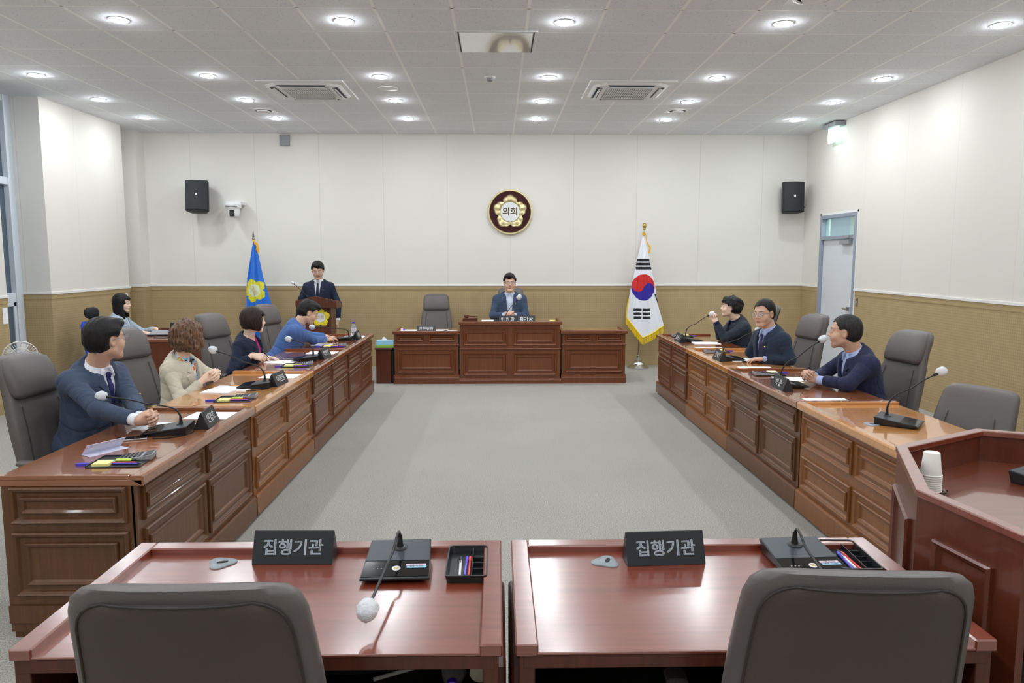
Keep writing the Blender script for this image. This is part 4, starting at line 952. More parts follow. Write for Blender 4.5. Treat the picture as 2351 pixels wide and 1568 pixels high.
# folded leaflet
lf = MB().add([(-0.105, -0.05, 0.0), (0.105, -0.05, 0.0), (0.105, 0.02, 0.002), (-0.105, 0.02, 0.002), (-0.105, -0.03, 0.055), (0.105, -0.03, 0.055),
               (-0.105, -0.05, 0.001), (0.105, -0.05, 0.001), (0.105, 0.02, 0.003), (-0.105, 0.02, 0.003), (-0.105, -0.028, 0.056), (0.105, -0.028, 0.056)],
              [(0, 1, 2, 3), (9, 8, 7, 6), (3, 2, 5, 4), (10, 11, 8, 9), (0, 6, 7, 1), (4, 5, 11, 10)])
lf.build('folded_leaflet', 'paper_lilac', loc=(-2.03, 3.77, SZ), rot=(0, 0, math.radians(60)), label='folded lilac-white leaflet standing open on the nearest left desk', cat='leaflet')
# keyboard / tablet, bottle
kb = empty('tablet_keyboard', (-1.96, 8.93, SZ), math.radians(-100), 'dark small keyboard under the hands of the man in bright blue jacket', 'keyboard')
MB().box(-0.13, 0.13, -0.05, 0.06, 0, 0.012).build('keyboard_body', 'plastic_black', kb, bevel=0.003)
k = MB()
for i in range(12):
    for j in range(4): k.box(-0.122+i*0.0205, -0.106+i*0.0205, -0.043+j*0.022, -0.026+j*0.022, 0.012, 0.015)
k.build('keys', 'mic_top_grey', kb)
def bottle(loc, label, rot=(0, 0, 0)):
    b = empty('water_bottle', loc, 0, label, 'bottle'); b.rotation_euler = rot
    MB().lathe([(0.020, 0), (0.032, 0.006), (0.033, 0.06), (0.031, 0.065), (0.033, 0.07), (0.033, 0.13), (0.026, 0.155), (0.013, 0.172), (0.012, 0.186)], 24).build('bottle_body', 'bottle_plastic', b, smooth=0.8)
    MB().lathe([(0.0338, 0.072), (0.0338, 0.125)], 24, caps=False).build('bottle_label', 'bottle_label', b)
    MB().lathe([(0.0155, 0.176), (0.0155, 0.194), (0.013, 0.196)], 20).build('cap', 'cap_purple', b, smooth=0.6)
bottle((-1.80, 9.24, SZ), 'clear plastic water bottle with a purple cap on the farthest left desk')
gv = empty('gavel_block', (-0.385, 10.27, 0.845), math.radians(4), 'brown wooden gavel box at the left end of the chairman desk', 'gavel box')
MB().box(-0.10, 0.10, -0.07, 0.07, 0, 0.05).build('box_body', 'mahogany_dark', gv, bevel=0.003); MB().box(-0.105, 0.105, -0.075, 0.075, 0.05, 0.062).build('box_lid', 'mahogany', gv, bevel=0.003)
ga = empty('gavel', (-0.385, 10.27, 0.907), math.radians(4), 'turned wooden gavel lying on its box on the chairman desk', 'gavel')
MB().lathe([(0.018, -0.045), (0.023, -0.04), (0.023, -0.02), (0.020, -0.015), (0.020, 0.015), (0.023, 0.02), (0.023, 0.04), (0.018, 0.045)], 20, m=T(-0.05, 0, 0.023) @ R(0.3, 'Z') @ R(PI/2, 'X')).build('gavel_head', 'mahogany', ga, smooth=0.6)
MB().tube([(-0.05, 0, 0.023), (0.03, 0.005, 0.02), (0.11, 0.01, 0.014)], [0.006, 0.007, 0.010], 10).build('gavel_handle', 'mahogany', ga, smooth=1)
pk = empty('toy_clip', (-1.35, 10.40, 0.715), 0, 'tiny pink and purple trinket with glasses at the left end of the lower back desk', 'trinket')
MB().ball((0, 0, 0.018), 0.018).build('pink_ball', 'label_pink', pk, smooth=1); MB().ball((0.03, 0.01, 0.014), 0.014).build('purple_ball', 'ink_blue', pk, smooth=1)
MB().tube([(0.02+0.02*math.cos(2*PI*i/16), 0.04, 0.04+0.015*math.sin(2*PI*i/16)) for i in range(16)], 0.002, 6, close=True).tube([(0.065+0.02*math.cos(2*PI*i/16), 0.04, 0.04+0.015*math.sin(2*PI*i/16)) for i in range(16)], 0.002, 6, close=True).build('wire_frame', 'brass', pk)
# grommets (cable holes) on the tables
def grommet(x, y, deg, label, z=FZ):
    g = empty('cable_grommet', (x, y, z), math.radians(deg), label, 'cable grommet', 'grey cable grommets')
    def tri(rr, z): return [((rr*(1+0.17*math.cos(3*a))*math.cos(a)), rr*(1+0.17*math.cos(3*a))*math.sin(a), z) for a in [2*PI*i/48 for i in range(48)]]
    MB().rings([tri(0.042, 0), tri(0.042, 0.003), tri(0.038, 0.006), tri(0.010, 0.007)]).build('grommet_plate', 'grommet_grey', g, smooth=0.8)
    MB().rings([[(0.018*math.cos(a)+0.003, 0.007*math.sin(a)-0.006, z) for a in [2*PI*i/20 for i in range(20)]] for z in (0.004, 0.0086)]).build('cable_slot', 'table_inside', g)
    MB().tube([(0.022*math.cos(a), 0.022*math.sin(a), 0.0065) for a in [2*PI*i/40 for i in range(40)]], 0.001, 5, close=True).build('turn_ring', 'frame_grey', g)
grommet(-0.905, 2.345, 20, 'grey rounded-triangle cable grommet on the left foreground table')
grommet(0.352, 2.33, 70, 'grey rounded-triangle cable grommet on the right foreground table')
grommet(2.23, 4.30, 0, 'grey cable grommet beside the lone microphone on the empty golden desk', SZ)
MB().tube(bez((2.24, 4.29, SZ+0.012), (2.28, 4.28, SZ+0.012), (2.30, 4.34, SZ+0.008), (2.335, 4.36, SZ+0.008)), 0.003, 6).build('microphone_cable', 'rubber_black', smooth=1, label='short black cable from the grommet to the lone microphone', cat='cable')
for (x, y), lb in (((-1.80, 4.05), 'nearest left desk'), ((-1.80, 5.52), 'golden left desk')):
    MB().tube(bez((x-0.10, y-0.02, SZ+0.004), (x-0.02, y-0.05, SZ+0.004), (x+0.05, y+0.02, SZ+0.004), (x+0.06, y+0.14, SZ+0.004)), 0.003, 6).build('microphone_cable', 'rubber_black', smooth=1, label='thin black cable beside the microphone on the %s' % lb, cat='cable', group='short black cables')
# --- pen trays in the foreground with ball pens
def desk_tray(x, y, deg, label):
    r = empty('desk_tray', (x, y, FZ), math.radians(deg), label, 'tray', 'black sectioned pen trays')
    W2, D2, H = 0.066, 0.122, 0.026
    def rr(w, d, z, q=0.012):
        return [(sx*(w-q)+q*math.cos(a), sy*(d-q)+q*math.sin(a), z) for sx, sy, a0 in ((1, 1, 0), (-1, 1, PI/2), (-1, -1, PI), (1, -1, 1.5*PI)) for a in (a0, a0+PI/4, a0+PI/2)]
    MB().rings([rr(W2-.006, D2-.006, 0), rr(W2, D2, H), rr(W2-.004, D2-.004, H), rr(W2-.010, D2-.010, 0.004)]).build('tray_shell', 'plastic_black', r)
    d = MB().box(0.016, 0.018, -D2+.012, D2-.012, 0.004, H-.004)
    for yy in (-0.05, -0.005, 0.04): d.box(0.018, W2-.008, yy, yy+.002, 0.004, H-.008)
    d.build('dividers', 'plastic_black', r); return r
desk_tray(-0.100, 2.298, 0, 'black sectioned pen tray on the left foreground table')
desk_tray(1.150, 2.348-0.02, -3, 'black sectioned pen tray tucked in the corner of the right foreground table')
def ballpen(x, y, z, deg, m, label, tip=None):
    r = empty('ballpoint_pen', (x, y, z), math.radians(deg), label, 'pen', 'ballpoint pens in trays')
    MB().tube([(0, -0.072, 0.0045), (0, 0.042, 0.0045)], 0.0042, 10).build('barrel', m, r, smooth=1)
    MB().tube([(0, 0.042, 0.0045), (0, 0.050, 0.0052), (0, 0.066, 0.0055), (0, 0.074, 0.0055)], [0.0045, 0.0062, 0.0058, 0.002], 10).build('cap', tip or m, r, smooth=1)
    MB().box(-0.0012, 0.0012, 0.02, 0.06, 0.0085, 0.0105).build('clip', tip or m, r); return r
zt = FZ+0.005
ballpen(-0.122, 2.288, zt, 1, 'plastic_white', 'slim silver-white pen with black cap, left in the left tray', 'plastic_black')
ballpen(-0.104, 2.288, zt, -1, 'ink_blue', 'blue pen lying in the left pen tray')
ballpen(-0.092, 2.287, zt, 0, 'ink_red', 'red pen lying in the left pen tray')
ballpen(1.133, 2.305, zt, -5, 'ink_blue', 'blue pen lying in the right pen tray')
ballpen(1.143, 2.318, zt, -2, 'plastic_white', 'slim silver pen lying between blue and red pens in the right tray', 'plastic_black')
ballpen(1.152, 2.305, zt, 1, 'ink_red', 'red pen lying in the right pen tray')
# --- paper cups on glass coaster in the podium
cst = empty('glass_coaster', (1.625, 2.66, 0.865), 0, 'small cut-glass coaster under the paper cups in the big podium', 'coaster')
MB().lathe([(0.034, 0), (0.046, 0.004), (0.050, 0.010), (0.048, 0.011), (0.036, 0.006), (0.002, 0.005)], 30).build('coaster_dish', 'glass_clear', cst, smooth=0.6)
for k in range(8):
    z = 0.872+k*0.0085; top_ = k == 7
    MB().lathe([(0.0365, 0), (0.0395, 0.001), (0.0395, 0.004), (0.0365, 0.005), (0.0275, 0.085), (0.026, 0.087), (0.0255, 0.084), (0.002, 0.083)] , 30).build('paper_cup', 'cup_paper', smooth=0.8, loc=(1.612, 2.66, z),
        label='white paper cup, %s of the upside-down stack in the big podium' % ('topmost' if top_ else ('lowest' if k == 0 else ['', 'second lowest', 'third lowest', 'fourth lowest', 'fourth from top', 'third from top', 'second from top'][k])), cat='paper cup', group='stacked paper cups')
# --- tissue box
tb = empty('tissue_box', (-1.555, 10.24, 0.50), 0, 'blue and green tissue box on the small cabinet beside the back desk', 'tissue box')
mat('box_sky', rgb(150, 205, 235), 0.5, noise=0.15, nscale=14); mat('box_green', rgb(140, 200, 70), 0.5, noise=0.1, nscale=20)
MB().box(-0.118, 0.118, -0.06, 0.06, 0.038, 0.10).build('box_upper', 'box_sky', tb, bevel=0.002)
MB().box(-0.118, 0.118, -0.06, 0.06, 0.0, 0.038).build('box_lower', 'box_green', tb, bevel=0.002)
rg = []; rnd = random.Random(4)
for zq, a_ in ((0.10, .045), (0.115, .03), (0.13, .022), (0.142, .012)): rg.append([(a_*math.cos(t)*(1+rnd.uniform(-.3, .3))-0.02, a_*.5*math.sin(t)*(1+rnd.uniform(-.3, .3)), zq+rnd.uniform(-.004, .004)) for t in [2*PI*i/10 for i in range(10)]])
MB().rings(rg).build('tissue', 'paper', tb, smooth=0.4)
MB().box(-0.02, 0.02, -0.03, 0.03, 0, 0.07).build('small_packet', 'glass_teal', bevel=0.002, loc=(-1.68, 10.26, 0.50), label='small teal packet left of the tissue box on the cabinet', cat='packet')
# --- secretary desk items
lt = empty('laptop', (-4.22, 9.42, 0.762), math.radians(8), 'dark laptop lying on the secretary desk at the left back', 'laptop')
MB().box(-0.17, 0.17, -0.12, 0.12, 0, 0.02).build('laptop_body', 'plastic_black', lt, bevel=0.004); MB().prism([(-0.12, 0.02), (0.12, 0.02), (0.12, 0.055)], -0.17, 0.17, 'x').build('laptop_lid', 'plastic_grey', lt, bevel=0.003)
phone(-4.12, 9.10, 80, 'black mobile phone at the front edge of the secretary desk', z=0.76)
MB().box(-0.10, 0.10, -0.01, 0.01, 0, 0.17).build('monitor_panel', 'plastic_black', loc=(-4.0, 9.30, 0.76), rot=(-.2, 0, 0), label='dark upright panel edge behind the curly hair at the secretary desk', cat='monitor')
# --- things on the shelf under the left foreground table
bottle((-0.125, 2.065, 0.594), 'plastic bottle with purple cap lying on the shelf under the left foreground table', (PI/2, 0, 0))
cp = empty('paper_cup', (-0.052, 2.04, 0.598), 0, 'cream patterned paper cup lying on the shelf under the left foreground table', 'paper cup'); cp.rotation_euler = (PI/2, 0, 0)
mat('cup_pattern', rgb(226, 220, 200), 0.6, noise=0.12, nscale=70)
MB().lathe([(0.028, 0.11), (0.027, 0.108), (0.036, 0.004), (0.037, 0.0), (0.034, 0.003), (0.002, 0.006)], 28).build('cup_wall', 'cup_pattern', cp, smooth=0.8)
MB().tube([(-0.09, 0, 0.006), (0.07, 0, 0.006)], 0.006, 8).build('toothbrush_pen', 'plastic_white', loc=(-0.27, 2.0, 0.56), rot=(0, 0, 0.5), smooth=1, label='white pen with teal tip lying on the shelf under the left foreground table', cat='pen')
bd = MB().box(-0.16, 0.16, -0.11, 0.11, 0, 0.03); bd.build('document_binder', 'mesh_black', loc=(-0.45, 2.1, 0.56), bevel=0.003, label='dark binder lying on the shelf under the left foreground table', cat='binder')
MB().box(-0.02, 0.02, -0.01, 0.01, 0, 0.16).box(-0.02, 0.02, -0.01, 0.01, 0.0, 0.05).build('cleaning_bottle', 'ink_green', loc=(-2.29, 3.6, 0), rot=(0, 0, 0.2), bevel=0.006, label='sliver of a green and white bottle on the floor behind the nearest left desk', cat='bottle')
# ================================================================== flags
def flag_sheet(name, parent, prof, top, bot, fold, pattern, mats, nx=110, nz=300, depth=0.10):
    """hanging cloth: prof(z)->(xl, xr); lower edge bot(u); pattern(x,z)->material slot. thin closed sheet"""
    vs = []; fs = []; mi = []
    for j in range(nz+1):
        t = j/nz
        for i in range(nx+1):
            u = i/nx; zb = bot(u); z = top+(zb-top)*t
            xl, xr = prof(z); x = xl+(xr-xl)*u
            w = (top-z)
            y = -depth*math.sin(PI*u)**0.8*min(1, w*1.3+0.15)+fold(u, z)*min(1, w*2)
            vs.append((x, y, z))
    N = len(vs)
    vs += [(x, y+0.004, z) for x, y, z in vs]
    for j in range(nz):
        for i in range(nx):
            a = j*(nx+1)+i; q = (a, a+1, a+nx+2, a+nx+1)
            cx = sum(vs[k][0] for k in q)/4; cz = sum(vs[k][2] for k in q)/4; c = pattern(cx, cz, (i+.5)/nx)
            fs.append(q); mi.append(c); fs.append((q[3]+N, q[2]+N, q[1]+N, q[0]+N)); mi.append(c)
    ed = [j*(nx+1) for j in range(nz+1)]; er = [j*(nx+1)+nx for j in range(nz+1)]; eb = [nz*(nx+1)+i for i in range(nx+1)]
    for E_ in (ed, er, eb):
        for a, b in zip(E_[:-1], E_[1:]): fs.append((a, b, b+N, a+N)); mi.append(0)
    me = bpy.data.meshes.new(name); me.from_pydata(vs, [], fs)
    for m in mats: me.materials.append(M(m))
    me.polygons.foreach_set('material_index', mi); me.polygons.foreach_set('use_smooth', [True]*len(fs))
    o = bpy.data.objects.new(name, me); COL.objects.link(o); o.parent = parent; return o, vs
mat('cloth_white', rgb(238, 240, 248), 0.6, sheen=0.3); mat('cloth_red', rgb(214, 44, 46), 0.6); mat('cloth_navy', rgb(50, 38, 158), 0.6); mat('cloth_black', rgb(30, 32, 40), 0.6)
mat('cloth_blue', rgb(18, 110, 214), 0.42, sheen=0.3); mat('cloth_yellow', rgb(222, 214, 60), 0.6); mat('cloth_cream', rgb(222, 230, 200), 0.6); mat('fringe_gold', rgb(240, 206, 30), 0.5); mat('tassel_gold', rgb(236, 176, 40), 0.5)
def stand_base(parent, R0=0.17):
    MB().lathe([(R0, 0), (R0, 0.012), (R0*.80, 0.035), (R0*.62, 0.055), (R0*.60, 0.075), (R0*.42, 0.105), (R0*.15, 0.125), (0.03, 0.14), (0.026, 0.19), (0.016, 0.195)], 40).build('stand_base', 'chrome', parent, smooth=0.7)
kf = empty('korean_flag_stand', (2.22, 11.60, 0), 0, 'white national flag with red and blue circle hanging on a chrome stand', 'flag')
stand_base(kf)
MB().tube([(0, 0, 0.15), (0.065, 0.03, 2.17)], 0.0125, 14).build('flag_pole', 'chrome', kf, smooth=1)
MB().lathe([(0.012, 0), (0.022, 0.015), (0.014, 0.03), (0.030, 0.045), (0.036, 0.075), (0.028, 0.10), (0.006, 0.115)], 18, m=T(0.066, 0.03, 2.16)).build('pole_finial', 'brass', kf, smooth=0.9)
def kprof(z):
    w = max(0.0, (2.06-z)); L_ = [(0, .02, .02), (.38, .10, .10), (.8, .185, .20), (1.1, .235, .255), (1.35, .255, .335), (1.5, .26, .35), (1.8, .262, .352)]
    for (a, l0, r0), (b, l1, r1) in zip(L_[:-1], L_[1:]):
        if w <= b: t = (w-a)/(b-a); return 0.05-(l0+(l1-l0)*t), 0.05+(r0+(r1-r0)*t)
    return 0.05-.262, 0.05+.352
def kbot(u):   # V-shaped lower edge
    return 0.80-(0.80-0.475)*(u/0.42) if u < 0.42 else 0.475+(0.66-0.475)*((u-0.42)/0.58)
def kfold(u, z): return 0.014*math.sin(u*15+z*2)+0.02*math.exp(-((u-0.42)/0.05)**2)*-1+0.01*math.sin(u*31)
def kpat(x, z, u):
    cx, cz, r = 0.05, 1.275, 0.205; dx, dz = (x-cx)/0.88, z-cz
    if dx*dx+dz*dz < r*r:
        a = 0.35; px = dx*math.cos(a)-dz*math.sin(a); pz = dx*math.sin(a)+dz*math.cos(a)
        h = r/2
        if (px+h)**2+pz*pz < h*h: return 1
        if (px-h)**2+pz*pz < h*h: return 2
        return 1 if pz > 0 else 2
    for zc, brk, xc, wd in ((1.635, False, 0.055, 0.125), (0.865, True, 0.03, 0.13)):
        q = (z-zc)
        for k in (-1, 0, 1):
            if abs(q-k*0.062) < 0.021 and abs(x-xc+q*0.06) < wd and not (brk and abs(x-xc) < 0.009): return 3
    # side trigram seen on the fold
    q = (x-0.315)*0.9+(z-1.05)*0.35
    for k in (-1, 0, 1):
        if abs(q-k*0.028) < 0.010 and 0.96 < z < 1.17 and x > 0.23: return 3
    return 0
_, kv = flag_sheet('flag_cloth', kf, kprof, 2.06, kbot, kfold, kpat, ['cloth_white', 'cloth_red', 'cloth_navy', 'cloth_black'])
def fringe(parent, edge, L0=0.105):
    b = MB()
    for (x0, y0, z0), (x1, y1, z1) in zip(edge[:-1], edge[1:]):
        n = max(1, int(math.dist((x0, z0), (x1, z1))/0.010))
        for k in range(n):
            t = k/n; x, y, z = x0+(x1-x0)*t, y0+(y1-y0)*t, z0+(z1-z0)*t
            b.tube([(x, y, z+0.012), (x+random.uniform(-.003, .003), y-.002, z-0.05), (x+random.uniform(-.008, .008), y+random.uniform(-.006, .004), z-L0*random.uniform(.88, 1.05))], [.0045, .004, .0048], 5)
    b.tube([(x, y-0.002, z+0.006) for x, y, z in edge], 0.010, 6)
    return b.build('gold_fringe', 'fringe_gold', parent, smooth=1)
nx = 110
fringe(kf, [kv[300*(nx+1)+i] for i in range(0, nx+1, 5)]+[kv[j*(nx+1)+nx] for j in range(300, 290, -5)])
fringe(kf, [kv[j*(nx+1)] for j in range(230, 301, 10)], 0.05)
MB().tube(bez((0.06, 0.0, 2.12), (0.09, -0.04, 2.10), (0.07, -0.03, 2.02), (0.12, -0.02, 1.93)), 0.008, 6).tube(bez((0.12, -0.02, 1.93), (0.16, -0.02, 1.90), (0.15, -0.03, 1.86), (0.13, -0.02, 1.80)), [0.013]*15, 6).tube(bez((0.04, 0, 2.12), (0.0, -0.04, 2.1), (0.05, -0.05, 2.07), (0.07, -0.02, 2.10)), 0.010, 6).build('tassel_cord', 'tassel_gold', kf, smooth=1)
bf = empty('assembly_flag_stand', (-3.72, 11.50, 0), 0, 'bright blue flag with a yellow flower emblem hanging on a stand', 'flag')
stand_base(bf)
MB().tube([(-0.01, 0, 0.15), (-0.01, 0, 2.02)], 0.0125, 14).build('flag_pole', 'chrome', bf, smooth=1)
MB().lathe([(0.012, 0), (0.024, 0.02), (0.012, 0.04), (0.020, 0.055), (0.001, 0.16)], 16, m=T(-0.01, 0, 2.0)).build('pole_finial', 'steel', bf, smooth=0.9)
def bprof(z):
    w = max(0.0, 1.97-z); L_ = [(0, .02, .02), (.56, .14, .125), (1.0, .185, .25), (1.3, .19, .30), (1.6, .16, .30)]
    for (a, l0, r0), (b, l1, r1) in zip(L_[:-1], L_[1:]):
        if w <= b: t = (w-a)/(b-a); return -(l0+(l1-l0)*t), (r0+(r1-r0)*t)
    return -.16, .30
def bbot(u): return 0.62-0.2*math.sin(PI*u)
def bfold(u, z): return 0.016*math.sin(u*17+z*1.5)+0.012*math.sin(u*29+1)
def bpat(x, z, u):
    dx, dz = (x-0.0)/0.92, z-1.235; rr = math.hypot(dx, dz); th = math.atan2(dz, dx)+0.9
    if rr < 0.098: 
        return 2
    if rr < flower_r(th, 0.185): return 1
    return 0
_, bv = flag_sheet('flag_cloth', bf, bprof, 1.97, bbot, bfold, bpat, ['cloth_blue', 'cloth_yellow', 'cloth_cream'], 110, 260)
b = MB(); text_mesh('의회', 0.085, b, T(-0.004, -0.128, 1.235) @ R(PI/2, 'X') @ R(-0.95, 'Z'), 0.001); b.build('flag_lettering', 'gold_paint', bf)
fringe(bf, [bv[260*(nx+1)+i] for i in range(0, nx+1, 5)])
tz = MB().tube(bez((-0.01, -0.02, 2.0), (0.03, -0.03, 1.99), (0.01, -0.04, 1.95), (0.03, -0.03, 1.93)), 0.012, 7)
for k in range(14): tz.tube(bez((0.02, -0.03, 1.96), (0.03+random.uniform(0, .05), -0.04, 1.98), (0.05+random.uniform(0, .03), -0.04, 1.9), (0.05+random.uniform(-.02, .03), -0.035, 1.82+random.uniform(-.02, .04)), 8), 0.006, 6)
tz.build('tassel_cord', 'tassel_gold', bf, smooth=1)
# ================================================================== people
def V(*a): return np.array(a, dtype=np.float64)
def nrm(v): return v/np.linalg.norm(v)
class Fr:
    """local frame: x right, y front, z up"""
    def __init__(s, o, x, y): s.o = np.array(o, float); s.x = nrm(np.array(x, float)); y = np.array(y, float); s.y = nrm(y-s.x*np.dot(s.x, y)); s.z = np.cross(s.x, s.y); s.R = np.stack([s.x, s.y, s.z])
    def __call__(s, x, y, z): return s.o+s.x*x+s.y*y+s.z*z
    def loc(s, P): return (P-s.o) @ s.R.T
class Vol:
    def __init__(s, lo, hi, h):
        s.lo = np.array(lo, float)-3*h; s.h = h; s.n = np.ceil((np.array(hi)-s.lo)/h).astype(int)+4
        s.D = np.full(tuple(s.n), 0.5, np.float32)
    def sl(s, lo, hi):
        a = np.clip(np.floor((lo-s.lo)/s.h).astype(int), 0, s.n); b = np.clip(np.ceil((hi-s.lo)/s.h).astype(int)+1, 0, s.n)
        if (b <= a).any(): return None, None
        g = np.meshgrid(*[(s.lo[i]+s.h*np.arange(a[i], b[i])).astype(np.float32) for i in range(3)], indexing='ij')
        return tuple(slice(a[i], b[i]) for i in range(3)), np.stack(g, -1)
    def put(s, fn, lo, hi, k=0.0, op='u'):
        m = k+2.5*s.h; q, P = s.sl(np.array(lo)-m, np.array(hi)+m)
        if q is None: return
        d = fn(P).astype(np.float32); D = s.D[q]
        if op == 'u':
            if k > 0: hh = np.maximum(k-np.abs(D-d), 0)/k; s.D[q] = np.minimum(D, d)-hh*hh*k*0.25
            else: s.D[q] = np.minimum(D, d)
        elif op == 's':
            if k > 0: hh = np.maximum(k-np.abs(D+d), 0)/k; s.D[q] = np.maximum(D, -d)+hh*hh*k*0.25
            else: s.D[q] = np.maximum(D, -d)
    def cone(s, a, b, ra, rb, k=0.0, op='u'):
        a = np.array(a, float); b = np.array(b, float); ab = (b-a).astype(np.float32); L2 = float(ab @ ab)+1e-12; af = a.astype(np.float32)
        def fn(P):
            pa = P-af; t = np.clip(pa @ ab/L2, 0, 1); return np.linalg.norm(pa-t[..., None]*ab, axis=-1)-(ra+(rb-ra)*t)
        R_ = max(ra, rb); s.put(fn, np.minimum(a, b)-R_, np.maximum(a, b)+R_, k, op)
    def sleeve(s, a, b, ra, rb, k=0.0, over=0.0):
        """cone that ends in a flat cut at b"""
        a = np.array(a, float); b = np.array(b, float); ab = b-a; L = np.linalg.norm(ab); u = (ab/L).astype(np.float32); af = a.astype(np.float32)
        def fn(P):
            pa = P-af; t = pa @ u; tc = np.clip(t/L, 0, 1); r = np.linalg.norm(pa-np.clip(t, 0, L+.1)[..., None]*u, axis=-1); return np.maximum(r-(ra+(rb-ra)*tc), t-L)
        R_ = max(ra, rb); s.put(fn, np.minimum(a, b)-R_, np.maximum(a, b)+R_, k)
    def ray_y(s, Tq, x, z):
        """front surface of this volume in the torso frame"""
        for y in np.arange(.26, -.05, -.002):
            i = np.round((Tq(x, y, z)-s.lo)/s.h).astype(int)
            if (i >= 0).all() and (i < s.n).all() and s.D[tuple(i)] < 0: return y
        return .1
    def ell(s, c, r, R3=None, k=0.0, op='u'):
        c = np.array(c, float); r = np.array(r, float) if hasattr(r, '__len__') else np.full(3, float(r)); R3 = np.eye(3) if R3 is None else R3
        cf = c.astype(np.float32); rf = r.astype(np.float32); Rf = R3.astype(np.float32)
        def fn(P):
            q = (P-cf) @ Rf.T; k0 = np.linalg.norm(q/rf, axis=-1); k1 = np.linalg.norm(q/(rf*rf), axis=-1)+1e-9; return k0*(k0-1)/k1
        e = np.sqrt(((R3*r[:, None])**2).sum(0)); s.put(fn, c-e, c+e, k, op)
    def cut(s, fn): # fn(P)>0 is removed; whole grid
        q, P = s.sl(s.lo, s.lo+s.n*s.h); s.D[q] = np.maximum(s.D[q], fn(P).astype(np.float32))
    def near(s, fn, w=0.03):
        idx = np.nonzero(np.abs(s.D) < w); P = s.lo+np.stack(idx, -1)*s.h
        s.D[idx] += fn(P).astype(np.float32)
    def mesh(s, name, mats, smooth_it=1):
        D = s.D; D[0] = D[-1] = 0.5; D[:, 0] = D[:, -1] = 0.5; D[:, :, 0] = D[:, :, -1] = 0.5
        I = D < 0; n = np.array(D.shape)-1
        cnt = np.zeros(tuple(n), np.int8)
        for dx in (0, 1):
            for dy in (0, 1):
                for dz in (0, 1): cnt += I[dx:n[0]+dx, dy:n[1]+dy, dz:n[2]+dz]
        act = (cnt > 0) & (cnt < 8); c = np.stack(np.nonzero(act), -1); N = len(c)
        ids = np.full(tuple(n), -1, np.int64); ids[act] = np.arange(N)
        acc = np.zeros((N, 3)); w = np.zeros(N)
        corners = [(0, 0, 0), (1, 0, 0), (0, 1, 0), (1, 1, 0), (0, 0, 1), (1, 0, 1), (0, 1, 1), (1, 1, 1)]
        vals = [D[c[:, 0]+k[0], c[:, 1]+k[1], c[:, 2]+k[2]] for k in corners]
        for a in range(8):
            for b in range(a+1, 8):
                if sum(abs(corners[a][i]-corners[b][i]) for i in range(3)) != 1: continue
                va, vb = vals[a], vals[b]; m = (va < 0) != (vb < 0); t = np.where(m, va/np.where(m, va-vb, 1), 0)
                p = np.array(corners[a])[None]+t[:, None]*(np.array(corners[b])-np.array(corners[a]))[None]
                acc += p*m[:, None]; w += m
        v = s.lo+(c+acc/w[:, None])*s.h
        F = []
        for ax in range(3):
            o1, o2 = [(1, 2), (2, 0), (0, 1)][ax]
            A = I[:n[0], :n[1], :n[2]]; sh = [0, 0, 0]; sh[ax] = 1
            B = I[sh[0]:n[0]+sh[0], sh[1]:n[1]+sh[1], sh[2]:n[2]+sh[2]]
            e = np.stack(np.nonzero(A != B), -1); e = e[(e[:, o1] > 0) & (e[:, o2] > 0)]
            fl = A[e[:, 0], e[:, 1], e[:, 2]]
            d1 = np.zeros(3, int); d1[o1] = 1; d2 = np.zeros(3, int); d2[o2] = 1
            g = lambda q: ids[q[:, 0], q[:, 1], q[:, 2]]
            quad = np.stack([g(e), g(e-d1), g(e-d1-d2), g(e-d2)], -1); quad[~fl] = quad[~fl][:, ::-1]
            F.append(quad)
        F = np.concatenate(F); F = F[(F >= 0).all(1)]
        for _ in range(smooth_it):
            sm = np.zeros_like(v); ct = np.zeros(N)
            for k in range(4):
                a, b = F[:, k], F[:, (k+1) % 4]
                for i in range(3): sm[:, i] += np.bincount(a, v[b, i], N)+np.bincount(b, v[a, i], N)
                ct += np.bincount(a, minlength=N)+np.bincount(b, minlength=N)
            v = v*0.5+0.5*sm/np.maximum(ct, 1)[:, None]
        me = bpy.data.meshes.new(name); me.vertices.add(N); me.vertices.foreach_set('co', v.astype(np.float32).ravel())
        me.loops.add(len(F)*4); me.loops.foreach_set('vertex_index', F.ravel().astype(np.int32)); me.polygons.add(len(F))
        me.polygons.foreach_set('loop_start', np.arange(0, len(F)*4, 4, dtype=np.int32)); me.polygons.foreach_set('loop_total', np.full(len(F), 4, np.int32))
        me.polygons.foreach_set('use_smooth', np.ones(len(F), bool)); me.update(calc_edges=True)
        for m in mats: me.materials.append(M(m))
        return me, v, F
def put_mesh(name, me, parent, **kw):
    o = bpy.data.objects.new(name, me); COL.objects.link(o); o.parent = parent
    o.matrix_parent_inverse = parent.matrix_basis.inverted() if parent.type == 'EMPTY' else Matrix.Identity(4)
    return props(o, **kw)
